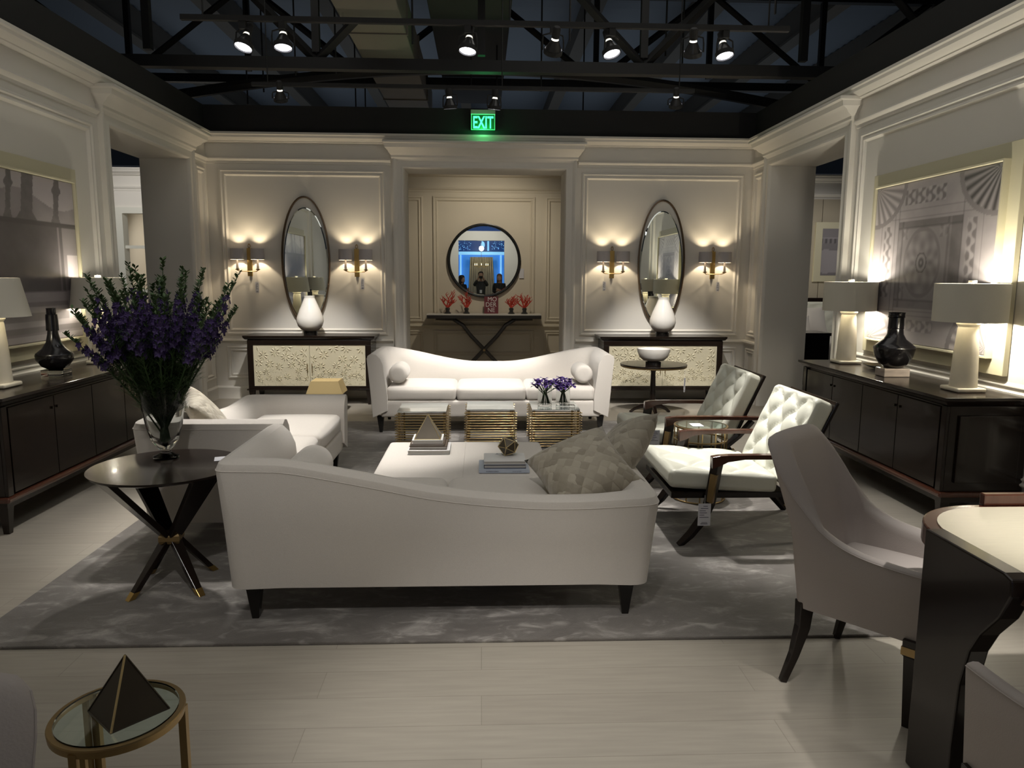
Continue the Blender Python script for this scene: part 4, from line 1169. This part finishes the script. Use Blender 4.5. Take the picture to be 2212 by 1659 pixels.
def grey(g_, w=0.0): 
    g_ = max(.02, min(.8, g_)); return (g_ * 1.0, g_ * (.92 + w), g_ * (.94 - w * .3))
def box01(a, b, c, e=.006):
    return max(0, min(1, (a - b) / e + .5)) * max(0, min(1, (c - a) / e + .5))
def scroll(u, v, s):
    q = math.sin(u * s) * math.sin(v * s) + .6 * math.sin(u * s * 1.9 + 1 + math.sin(v * s))
    return .5 + .5 * math.tanh(3 * q)
def coffer(u, v):
    g_ = .34 + .05 * fbm(u, v, 5)
    # bands of panelling
    if .24 < u < .76 and .22 < v < .76:
        g_ = .24 + .04 * fbm(u, v, 9)
        r = math.hypot((u - .46) / .145, (v - .50) / .20)
        if .28 < u < .66 and .27 < v < .72:
            g_ = .29
            if r < 1.15: g_ = .30 - .08 * box01(r, .95, 1.08, .04)
            if r < .95:
                a = math.atan2(v - .5, u - .46); g_ = .27 + .07 * math.cos(a * 8) * math.sin(r * 9)
            if r < .32: g_ = .22 + .12 * math.cos(r * 30)
            if r >= 1.15 and (abs(u - .46) > .13 and abs(v - .5) > .15): g_ = .22 + .10 * scroll(u, v, 90)
        e = min(abs(u - .28), abs(u - .66), abs(v - .27), abs(v - .72))
        if e < .008: g_ *= .7
        if u > .68: g_ *= .72
        if v > .72: g_ *= .78
    if .86 < v < .955 and .28 < u < .62: g_ = .17 + .20 * scroll(u, v * 1.3, 75)
    if .075 < v < .145 and .24 < u < .60: g_ = .24 + .18 * scroll(u, v * 1.3, 75)
    if .105 < u < .175 and .28 < v < .74: g_ = .18 + .20 * scroll(u, v, 80)
    if .79 < u < .86 and .20 < v < .74: g_ = .18 + .20 * scroll(u, v, 80)
    for uu in (.075, .205, .24, .76, .90):
        if abs(u - uu) < .005: g_ *= .72
    for vv in (.20, .78, .83, .17):
        if abs(v - vv) < .005: g_ *= .75
    # fluted shells in the corners
    for cu, cv, s_ in ((0, 1, 1), (1, 1, 1), (0, 0, .8), (1, 0, 1)):
        du, dv = abs(u - cu), abs(v - cv); r = math.hypot(du / .26 / s_, dv / .24 / s_)
        if r < 1: g_ = (.20 if (cu, cv) == (1, 1) else .33) + .13 * math.sin(math.atan2(dv, du + .001) * 26)
        elif r < 1.12: g_ = .22
    return grey(g_)
def arches(u, v):
    g_ = .11 + .025 * fbm(u, v, 4)
    u2 = u
    if v > .70:
        # pale sky between piers that flare where they meet the dark lintel
        g_ = .36 + .03 * fbm(u, v, 3)
        if v < .86 - .05 * math.sin(u * 9): g_ = .23 + .02 * fbm(u, v, 9)
        for c, w in ((.17, .018), (.44, .018), (.58, .045), (.82, .022)):
            ww = w * (1 + 1.4 * max(0, (.78 - v) / .08)) * (1 + .9 * math.exp(-((v - .93) / .02) ** 2) * (w < .03))
            if abs(u - c - .12 * (v - .7)) < ww: g_ = .12 + .02 * fbm(u, v, 20)
        if .70 < v < .735: g_ = .07
    elif v > .30:
        g_ = .075 + .05 * (1 - v) + .02 * fbm(u, v, 6)
        if u > .83: g_ = .20
        if u > .90 and .38 < v < .53: g_ = .42
        if .845 < u < .87: g_ = .10
    else:
        b = v / .30; st = math.sin(b * 22)
        g_ = .25 + .09 * (1 if st > .2 else -.4) + .03 * fbm(u, v, 7)
        if .24 < v < .27: g_ = .33
        if .05 < v < .09: g_ = .17
        if u > .88 and v > .1: g_ = .40
    return grey(g_, -.01)
art(1, 4.90, 6.48, 1.09, 2.37, coffer, 'large ivory framed print of a carved coffered ceiling on the right wall')
art(-1, 4.85, 6.44, 1.09, 2.34, arches, 'large ivory framed print of dark classical arches on the left wall')
# ------------------------------------------------------------------ pedestal side table with flowers
st = thing('pedestal_side_table', 'round black side table on splayed crossing legs holding the tall flowers', 'side table', (-1.59, 3.72, .012))
MB().lathe([(.0001, .612), (.335, .612), (.36, .622), (.365, .634), (.0001, .634)], seg=64, cap=False).build('table_top', M['espresso'], st, smooth=35)
az = [math.atan2(-.19, -.14), math.atan2(-.13, .17), math.atan2(.19, .14), math.atan2(.13, -.17)]
for a in az:
    c_, s_ = math.cos(a), math.sin(a); tx, ty = -s_, c_
    def slab(r0, z0, w0, r1, z1, w1, th, name, m):
        rings = []
        for r, zz, w in ((r0, z0, w0), (r1, z1, w1)):
            rings.append([Vector((c_ * (r + dr) + tx * dt, s_ * (r + dr) + ty * dt, zz)) for dr, dt in ((-th, -w / 2), (th, -w / 2), (th, w / 2), (-th, w / 2))])
        return MB().rings(rings).build(name, m, st, bevel=.002)
    slab(.030, .27, .065, .315, .612, .125, .018, 'upper_arm', M['espresso'])
    slab(.030, .25, .055, .205, .035, .034, .017, 'leg', M['espresso'])
    slab(.205, .036, .036, .234, .002, .032, .018, 'brass_tip', M['brass'])
MB().rings([[Vector((math.cos(a) * r * 1.2, math.sin(a) * r * 1.2, zz)) for a in az] for r, zz in ((.055, .235), (.06, .25), (.06, .275), (.05, .29))]).build('brass_band', M['brassd'], st)
cd = tag(bx(-.06, .06, -.045, .045, 0, .0012).build('price_card', M['paper'], loc=(-1.34, 3.86, .6465)), 'white printed card lying on the black side table beside the vase', 'card')
cd.rotation_euler = (0, 0, .3)

VB = Vector((-1.66, 3.88, .646))
fv = thing('glass_flower_vase', 'tall flared clear glass vase on the black side table', 'vase', VB)
MB().lathe([(.0001, 0), (.062, 0), (.065, .012), (.045, .02), (.028, .032), (.026, .045), (.042, .06), (.068, .10), (.088, .17), (.105, .27), (.113, .36), (.117, .375), (.110, .375), (.099, .27), (.080, .17), (.058, .11), (.0001, .07)], seg=40, cap=False).build('vase_body', M['acrylic'], fv, smooth=60)
rr = random.Random(12)
def delphinium(k):
    """one flower stalk along local z from 0 to 1 (scaled by H)"""
    a = 2 * PI * k * .618; q = math.sqrt((k + .5) / 56.0); spread = .40 * q
    H = .99 - .11 * q * q + rr.uniform(-.17, .03)
    label = 'purple delphinium stalk in the tall glass vase'
    group = 'delphinium stalks in the tall vase'
    tip = Vector((math.cos(a) * spread * 1.06, math.sin(a) * spread, H + .02))
    if k == 55: tip = Vector((.44, -.05, .97)); label = 'outermost delphinium stalk leaning out to the right of the bouquet'; group = None
    if k == 54: tip = Vector((-.42, -.10, .66)); label = 'low drooping delphinium stalk at the left edge of the bouquet'; group = None
    t = thing('delphinium_stalk', label, 'flower', VB, 0, group)
    b0 = Vector((-math.cos(a) * .025, -math.sin(a) * .025, .09)); bm_ = Vector((tip.x * .36, tip.y * .36, .42))
    def pos(s_):
        return b0 * (1 - s_) ** 2 + bm_ * 2 * s_ * (1 - s_) + tip * s_ * s_
    P = [pos(i / 9) for i in range(10)]
    MB().tube(P, [.0045] * 6 + [.0035, .003, .0025, .0015], 4, False).build('stem', M['stem'], t)
    # feathery leaves along the lower stem
    mb = MB()
    for i in range(100):
        s_ = .20 + .55 * rr.random(); p = pos(s_); a2 = rr.random() * 2 * PI
        dr = Vector((math.cos(a2), math.sin(a2), rr.uniform(.2, 1.3))).normalized(); L = rr.uniform(.05, .11); sd = dr.cross(Vector((0, 0, 1))).normalized() * .0032
        mb.add([p - sd, p + sd, p + dr * L + Vector((0, 0, -.01))], [(0, 1, 2)])
        for q_ in (-.5, .5):
            d2 = (dr + sd.normalized() * q_).normalized(); p2 = p + dr * L * .4
            mb.add([p2 - sd, p2 + sd, p2 + d2 * L * .55], [(0, 1, 2)])
    # bud leaves at the tip
    for i in range(46):
        s_ = .87 + .13 * rr.random(); p = pos(s_); a2 = rr.random() * 2 * PI
        dr = Vector((math.cos(a2), math.sin(a2), .9)).normalized(); L = rr.uniform(.02, .036); sd = dr.cross(Vector((0, 0, 1))).normalized() * L * .24
        mb.add([p, p + dr * L * .6 + sd, p + dr * L, p + dr * L * .6 - sd], [(0, 1, 2, 3)])
    o = mb.build('leaves', M['leaf'], t)
    mb = MB()
    for i in range(24):
        s_ = .64 + .25 * (i / 24); p = pos(s_); a2 = i * 2.4
        out = Vector((math.cos(a2), math.sin(a2), .15)).normalized(); c = p + out * .016; n = 5
        u_ = out.cross(Vector((0, 0, 1))).normalized(); w_ = out.cross(u_)
        rad = .020 * (1.15 - .5 * i / 30)
        for j in range(n):
            b = 2 * PI * j / n + i; e = u_ * math.cos(b) + w_ * math.sin(b); f = u_ * math.cos(b + .6) + w_ * math.sin(b + .6); g_ = u_ * math.cos(b - .6) + w_ * math.sin(b - .6)
            mb.add([c, c + f * rad * .7 + out * .006, c + e * rad * 1.1 + out * .004, c + g_ * rad * .7 + out * .006], [(0, 1, 2, 3)])
    mb.build('blossoms', M['purple'], t)
for k in range(56): delphinium(k)

# ------------------------------------------------------------------ dining chairs
def side_chair(loc, rz, label, h_top=.97, horns=False, zb=.32):
    t = thing('dining_chair', label, 'chair', loc, rz)
    Wd, D = .52, .50
    def hf(xx, yy):
        k = math.exp(-max(0, yy) / .085)          # rises steeply into the back
        h = .585 + (h_top - .585) * k
        if horns: h -= .11 * max(0, 1 - (abs(xx) / .21) ** 4) * sm(.1, .0, yy)
        else: h += .012 * (1 - (xx / .27) ** 2) * k
        return h
    sh, seam = shell(Wd, D, .062, hf, zb, taper=.02, rc=.13, lean=.13, belly=.006, seam_h=.012, innerb=.40, so=5, ns=14, nb=14, nc=8)
    sh.build('upholstered_shell', M['linend'], t, smooth=50)
    MB().tube(seam, .0022, 4).build('welt', M['linend'], t)
    xf(rbox(Wd - .10, D - .03, .13, .035, n=10, puff=.02), Tm(0, D / 2 + .03, .425)).build('seat_cushion', M['linend'], t, smooth=True)
    for a in (-1, 1):
        MB().tube([(a * .215, .05, .34), (a * .225, .05, .24), (a * .24, .03, .12), (a * .262, .0, .0)], [.034, .028, .02, .016], 4, flat=(.9, 1.2)).build('rear_leg', M['espresso'], t, bevel=.003)
        MB().rings([[Vector((a * .225 + dx * r, D - .045 + dy * r, zz)) for dx, dy in ((-1, -1), (1, -1), (1, 1), (-1, 1))] for r, zz in ((.016, 0), (.026, zb - .05), (.031, zb - .045), (.031, zb + .015))]).build('front_leg', M['espresso'], t, bevel=.002)
        MB().rings([[Vector((a * .225 + dx * r, D - .045 + dy * r, zz)) for dx, dy in ((-1, -1), (1, -1), (1, 1), (-1, 1))] for r, zz in ((.0335, zb - .042), (.0335, zb - .012))]).build('brass_inlay', M['brassd'], t)
    return t
side_chair((1.402, 2.903, 0), R_(-138), 'grey upholstered dining chair with swooping arms beside the pale topped table')
side_chair((1.56, 1.31, 0), R_(0), 'grey upholstered chair tucked in at the near side of the pale topped table', zb=.285)
side_chair((-.935, .99, 0), R_(180), 'grey upholstered chair at the lower left corner')

# ------------------------------------------------------------------ desk table at the right
dt = thing('writing_table', 'dark wood table with rounded corners and a pale textured top', 'table', (0, 0, 0))
def rrect(x0, x1, y0, y1, r, n=12):
    out = []
    for cx_, cy_, a0 in ((x1 - r, y1 - r, 0), (x0 + r, y1 - r, PI / 2), (x0 + r, y0 + r, PI), (x1 - r, y0 + r, 1.5 * PI)):
        for i in range(n + 1):
            a = a0 + PI / 2 * i / n; out.append((cx_ + r * math.cos(a), cy_ + r * math.sin(a)))
    return out
MB().prism(rrect(1.445, 2.976, 1.58, 2.51, .316), lambda u, v, h: Vector((u, v, h)), .73, .798).build('table_frame', M['mahog'], dt, bevel=.006)
MB().prism(rrect(1.487, 2.934, 1.623, 2.469, .279), lambda u, v, h: Vector((u, v, h)), .7975, .802).build('inlaid_top', M['inlay'], dt)
PO = [(2.218, 0), (2.218, .814), (1.86, .814), (1.828, .805), (1.822, .76), (1.86, .68), (1.925, .60), (1.962, .53), (1.99, .41), (2.00, .2), (1.995, 0)]
MB().prism(PO, lambda u, v, h: Vector((h, u, v)), 1.415, 1.476).build('leg_panel', M['espresso'], dt, bevel=.006)
MB().prism(PO, lambda u, v, h: Vector((h, u, v)), 2.94, 3.0).build('leg_panel', M['espresso'], dt, bevel=.006)
bx(1.795, 2.65, 2.488, 2.516, .7985, .842).build('gallery_rail', M['mahog'], dt, bevel=.004)

# ------------------------------------------------------------------ glimpse of the bedroom through the right opening
bd = thing('bed', 'bed with tufted ivory headboard glimpsed through the right opening', 'bed', (5.75, 12.0, 0))
hb_ = tuft(1.9, .75, .10, 7, 3, amp=.025); xf(hb_, Tm(0, .74, .83) @ Rx(PI / 2)); hb_.build('headboard', M['white_leather'], bd, smooth=80)
bx(-1.02, 1.02, .80, .86, .1, 1.27).build('headboard_frame', M['espresso'], bd)
xf(rbox(1.8, 1.6, .35, .08, n=8, puff=.02), Tm(0, -.1, .45)).build('mattress', M['linen'], bd, smooth=True)
bx(-.92, .92, -.9, .7, .1, .28).build('bed_base', M['espresso'], bd)
for i, (xx, zz) in enumerate(((5.10, .86), (5.62, .88))):
    o = pillow(.55, .2, M['pinkl'] if False else M['linen']); orient(o, (xx, 12.45, zz), (0, -.85, .4), 0)
    tag(o, ('pale pillow against the headboard, nearer the doorway edge', 'pale pillow against the headboard, farther right')[i], 'pillow')
o = pillow(.40, .16, M['linen']); orient(o, (5.32, 12.20, .80), (0.1, -.9, .35), 0); tag(o, 'small pale cushion in front of the bed pillows', 'pillow')
ns = thing('nightstand', 'dark chest beside the bed seen through the right opening', 'cabinet', (4.72, 10.55, 0))
bx(-.36, .22, -.25, .25, .10, .80).build('carcass', M['espresso'], ns, bevel=.003)
bx(-.38, .26, -.27, .27, .80, .84).build('top', M['espresso'], ns, bevel=.008)
for i in range(2): bx(-.33, .19, -.262, -.25, .14 + .32 * i, .44 + .32 * i).build('drawer', M['espresso'], ns, bevel=.004)
for a in (-.32, .18):
    for b in (-.2, .2): bx(a - .02, a + .02, b - .02, b + .02, 0, .1).build('leg', M['espresso'], ns)
v2 = thing('ceramic_vase', 'white ceramic lamp base on the dark chest through the right opening', 'vase', (4.50, 10.5, .84))
MB().lathe([(.06, 0), (.09, .03), (.125, .10), (.13, .16), (.09, .25), (.04, .30), (.03, .33), (.0001, .33)], seg=28).build('vase_body', M['ceramic'], v2, smooth=60)
MB().lathe([(.0001, .335), (.018, .335), (.018, .36), (.0001, .36)], seg=12).build('cap', M['brassd'], v2)
point((4.35, 12.4, 1.55), 14, (1, .95, .82), .06)
pf = thing('framed_print', 'tall ivory framed grey print over the bed beyond the right opening', 'picture', (6.30, 12.86, 2.05))
bx(-.52, .52, -.03, .02, -.50, .52).build('frame', M['ivoryf'], pf, bevel=.004)
mb = MB(); nx = 40; vs = []; cols = []
for i in range(nx + 1):
    for j in range(nx + 1):
        u, v = i / nx, j / nx; vs.append((-.40 + .8 * u, -.034, -.39 + .8 * v))
        g_ = .32 + .03 * math.sin(u * 5)
        if v > .80: g_ = .24
        if .68 < v < .80: g_ = .12 + .14 * (math.sin(u * 60) > 0)
        if .55 < v <= .68: g_ = .22
        if v <= .55 and ((u - .1) / .8) ** 2 + ((v - .3) / .3) ** 2 > .7: g_ = .2
        cols += [g_, g_ * .93, g_ * .97, 1]
me = bpy.data.meshes.new('print'); me.from_pydata(vs, [], [(i * (nx + 1) + j, (i + 1) * (nx + 1) + j, (i + 1) * (nx + 1) + j + 1, i * (nx + 1) + j + 1) for i in range(nx) for j in range(nx)])
me.materials.append(M['print']); me.color_attributes.new('print', 'FLOAT_COLOR', 'POINT').data.foreach_set('color', cols)
o = bpy.data.objects.new('print', me); COL.objects.link(o); o.parent = pf

# ------------------------------------------------------------------ lit shop display far behind the camera (seen in the round mirror)
M['blue'] = emit('blue_wall_glow', (0.05, 0.25, 0.75), .5)  # display wall and mural colours given their own glow in place of lamps
M['navy'] = emit('navy_mural_glow', (0.008, 0.035, 0.14), .8)
M['pale'] = emit('pale_blue_glow', (0.25, 0.6, 1.0), .8)
wbp = struct(bx(-3.2, 3.2, -8.1, -8.0, 0, 2.55).build('wall_display', M['blue']))
mu = thing('glowing_mural', 'dark blue mural with a pale wading bird and added glow, far behind', 'mural', (0, -8, 0))
bx(-3.2, 3.2, -.1, 0, 2.72, 4.2).build('mural_panel', M['navy'], mu)
mb = MB(); r3 = random.Random(2)
def blob(pts, th=.01): mb.prism(pts, lambda u, v, h: Vector((u, h, v)), 0.0, th)
blob([(.06 + .09 * math.cos(a / 12 * 2 * PI), 3.0 + .15 * math.sin(a / 12 * 2 * PI)) for a in range(12)])
mb.tube([(.05, .005, 3.1), (-.02, .005, 3.25), (.0, .005, 3.36), (-.08, .005, 3.38)], .018, 4); mb.tube([(.05, .005, 2.9), (.03, .005, 2.74)], .01, 4); mb.tube([(.30, .005, 2.74), (.30, .005, 3.4)], .04, 4)
for _ in range(120):
    xx = r3.choice((-1, 1)) * r3.uniform(.45, 1.1); zz = r3.uniform(2.76, 3.3); s_ = r3.uniform(.01, .035)
    blob([(xx, zz), (xx + s_, zz + s_ * .5), (xx, zz + s_ * 1.5)])
mb.build('pale_figures', M['pale'], mu)
tag(bx(-3.2, 3.2, -8.02, -7.92, 2.56, 2.70).build('glow_strip', M['pale']), 'pale blue glowing bar under the mural far behind', 'light strip')  # pale blue bars with glow added to their colour
tag(bx(-.96, -.88, -7.99, -7.93, 0, 2.55).build('glow_strip', M['pale']), 'upright pale blue glowing bar at one side of the far display', 'light strip')
tag(bx(.82, .90, -7.99, -7.93, 0, 2.55).build('glow_strip', M['pale']), 'upright pale blue glowing bar at the other side of the far display', 'light strip')
M['drape'] = mat('beige_drape', (.42, .38, .30), .8)
mb = MB(); n = 60
for zz in (0.02, 2.46): pass
rows = [[Vector((-.5 + (1.0 if zz > 2 else 1.15) * i / n - (0 if zz > 2 else .07), -7.7 + .04 * math.sin(i * 1.2), zz)) for i in range(n + 1)] for zz in (0.02, 1.2, 2.46)]
mb.rings(rows, cap=False, close=False)
tag(mb.build('drape', M['drape'], smooth=True), 'beige pleated drape hanging before the blue display far behind', 'curtain')
point((0, -6.9, 2.8), 25, (1, .9, .7), .1)
ch = thing('chandelier', 'small gilt chandelier before the beige drape far behind', 'chandelier', (0, -7.2, 2.05))
MB().tube([(0, 0, 0), (0, 0, 1.2)], .008, 5).build('rod', M['brass'], ch)
M['glow'] = emit('chandelier_glow', (1, .75, .4), 4)
for k in range(8):
    a = 2 * PI * k / 8; c_, s_ = math.cos(a), math.sin(a)
    MB().tube([(0, 0, .05), (c_ * .15, s_ * .15, -.05), (c_ * .28, s_ * .28, .04)], .008, 5).build('arm', M['brass'], ch)
    MB().lathe([(.012, .04), (.012, .11), (.0001, .13)], (c_ * .28, s_ * .28, 0), 8).build('candle_bulb', M['glow'], ch)

# ------------------------------------------------------------------ people reflected in the round mirror
def skinned(name, chains, m, parent):
    """chains: list of [(pos, radius), ...]; a chain starting with an int hooks onto vertex index"""
    vs = []; es = []; rs = []; ids = {}
    for ch_ in chains:
        prev = None
        for e in ch_:
            if isinstance(e, str): prev = ids[e]; continue
            nm = e[2] if len(e) > 2 else None
            vs.append(e[0]); rs.append(e[1]); i = len(vs) - 1
            if nm: ids[nm] = i
            if prev is not None: es.append((prev, i))
            prev = i
    me = bpy.data.meshes.new(name); me.from_pydata(vs, es, []); o = bpy.data.objects.new(name, me); COL.objects.link(o); o.parent = parent
    md = o.modifiers.new('skin', 'SKIN'); md.use_smooth_shade = True
    lay = me.skin_vertices[0].data if me.skin_vertices else None
    if lay is None:
        bm = bmesh.new(); bm.from_mesh(me); bm.verts.layers.skin.verify(); bm.to_mesh(me); bm.free(); lay = me.skin_vertices[0].data
    for i, r in enumerate(rs): lay[i].radius = (r, r) if not isinstance(r, tuple) else r
    lay[0].use_root = True
    sb = o.modifiers.new('sub', 'SUBSURF'); sb.levels = 1; sb.render_levels = 2
    me.materials.append(m); return o
def person(loc, rz, label, hair, jacket, hands, long_hair=False, trousers=None, Hh=1.74, camera_held=False):
    t = thing('person', label, 'person', loc, rz); k = Hh / 1.74
    S = lambda x_, y_, z_: (x_ * k, y_ * k, z_ * k)
    body = [[(S(0, 0, .95), .13, 'p'), (S(0, 0, 1.12), .12), (S(0, 0, 1.32), .135, 'c'), (S(0, 0, 1.46), .06, 'n'), (S(0, .01, 1.53), .05)]]
    for s_ in (-1, 1):
        h = hands[0 if s_ < 0 else 1]
        el = ((s_ * .24 + h[0]) / 2 * 1.35, h[1] * .35 - .04, (1.38 + h[2]) / 2 - .16)
        body.append(['c', (S(s_ * .17, 0, 1.40), .06), (S(*el), .042), (S(*h), .028, 'w%d' % s_)])
        hx, hy, hz = h; fwd = Vector((h[0] - el[0], h[1] - el[1], h[2] - el[2])).normalized()
        body.append(['w%d' % s_, (S(hx + fwd.x * .05, hy + fwd.y * .05, hz + fwd.z * .05), .026, 'm%d' % s_)])
        for j in range(4):
            off = (j - 1.5) * .019
            a_ = Vector((hx, hy, hz)) + fwd * .09 + Vector((0, 0, off)); b_ = a_ + fwd * .03 + Vector((-s_ * .02, 0, 0)); c_ = b_ + Vector((-s_ * .03, 0, -.005))
            body.append(['m%d' % s_, (S(*a_), .009), (S(*b_), .008), (S(*c_), .007)])
        a_ = Vector((hx, hy, hz)) + fwd * .04 + Vector((-s_ * .035, 0, .02)); body.append(['w%d' % s_, (S(*a_), .010), (S(*(a_ + fwd * .03)), .009)])
        body.append(['p', (S(s_ * .09, 0, .90), .09), (S(s_ * .10, .01, .50), .06), (S(s_ * .11, -.02, .10), .042), (S(s_ * .11, .02, .045), .04), (S(s_ * .12, .13, .03), .03)])
    skinned('body', body, M['skin'], t)
    jk = [[(S(0, 0, .80), .14), (S(0, 0, .92), .165, 'p'), (S(0, 0, 1.12), .155), (S(0, 0, 1.32), .16, 'c'), (S(0, 0, 1.43), .09)]]
    for s_ in (-1, 1):
        h = hands[0 if s_ < 0 else 1]; el = ((s_ * .24 + h[0]) / 2 * 1.35, h[1] * .35 - .04, (1.38 + h[2]) / 2 - .16)
        w = tuple(el[i] + (h[i] - el[i]) * .88 for i in range(3))
        jk.append(['c', (S(s_ * .18, 0, 1.39), .078), (S(*el), .06), (S(*w), .045)])
    skinned('jacket', jk, jacket, t)
    tr = [[(S(0, 0, .98), .13, 'p'), (S(0, 0, .86), .13)]]
    for s_ in (-1, 1): tr.append(['p', (S(s_ * .09, 0, .82), .105), (S(s_ * .10, .01, .48), .08), (S(s_ * .11, -.01, .10), .06)])
    skinned('trousers', tr, trousers or M['cloth'], t)
    for s_ in (-1, 1):
        xf(rbox(.10, .29, .11, .045, n=8), Tm(s_ * .118 * k, .055, .056)).build('shoe', M['black'], t, smooth=True)
    # head with face
    def hfn(o, u, v, w):
        p = Vector(o); f = p.y
        p.x *= 1 - .18 * max(0, -w) ** 1.2; p.y += .012 * max(0, -w) * (1 if f > 0 else -1)
        if f > .04:
            p.y += .022 * math.exp(-((p.x / .014) ** 2 + ((p.z + .01) / .028) ** 2))
            for e in (-1, 1): p.y -= .010 * math.exp(-(((p.x - e * .032) / .016) ** 2 + ((p.z - .018) / .014) ** 2))
            p.y += .006 * math.exp(-((p.x / .025) ** 2 + ((p.z + .055) / .01) ** 2))
        return p
    hd = rbox(.155, .19, .23, .0775, n=16, fn=hfn); xf(hd, Tm(0, .015 * k, 1.635 * k)); hd.build('head', M['skin'], t, smooth=80)
    for e in (-1, 1):
        xf(MB().lathe([(.0001, -.008), (.009, 0), (.0001, .008)], seg=10, cap=False), Tm(e * .032, .098, 1.653 * k) @ Rx(PI / 2)).build('eye', M['ceramic'], t, smooth=True)
        xf(rbox(.015, .03, .055, .007, n=4), Tm(e * .080, .01, 1.64 * k)).build('ear', M['skin'], t, smooth=True)
    bx(-.022, .022, .098, .106, 1.576 * k, 1.584 * k).build('mouth', mat('lips', (.35, .12, .10), .5), t)
    L = .28 if long_hair else .0
    def hair_fn(o, u, v, w):
        p = Vector(o)
        if p.y > .03 and p.z < .04: p.y = .03 + (p.y - .03) * .15
        return p
    hh = rbox(.185, .215, .20 + L, .085, n=14, fn=hair_fn); xf(hh, Tm(0, -.012, (1.685 - L / 2) * k)); hh.build('hair', hair, t, smooth=80)
    bx(-.04, .04, .175, .180, 1.05 * k, 1.16 * k).build('name_badge', M['paper'], t)
    MB().tube([(-.07, .12, 1.42 * k), (-.01, .178, 1.16 * k), (.01, .178, 1.16 * k), (.07, .12, 1.42 * k)], .004, 4).build('lanyard', M['ink'], t)
    if camera_held:
        bx(-.06, .06, .20, .245, 1.55, 1.63).build('camera_body', M['black'], t, bevel=.006)
    return t
person((-.02, -.31, 0), 0, 'person in a dark jacket with a badge holding up a camera, in the round mirror', M['hair'], M['cloth'], ((-.10, .16, 1.53), (.10, .16, 1.53)), camera_held=True, trousers=mat('navy_trousers', (.02, .025, .05), .8))
person((.62, -.55, 0), .15, 'person with long brown hair and dark coat in the round mirror', M['hairb'], mat('black_coat', (.012, .012, .012), .8), ((-.05, .22, 1.18), (.05, .24, 1.20)), long_hair=True, Hh=1.66)
person((-.68, -.75, 0), -.9, 'person with dark hair in black at the left edge of the round mirror', M['hair'], mat('black_top', (.012, .012, .014), .8), ((-.06, .22, 1.22), (.06, .24, 1.26)), long_hair=True, Hh=1.60)
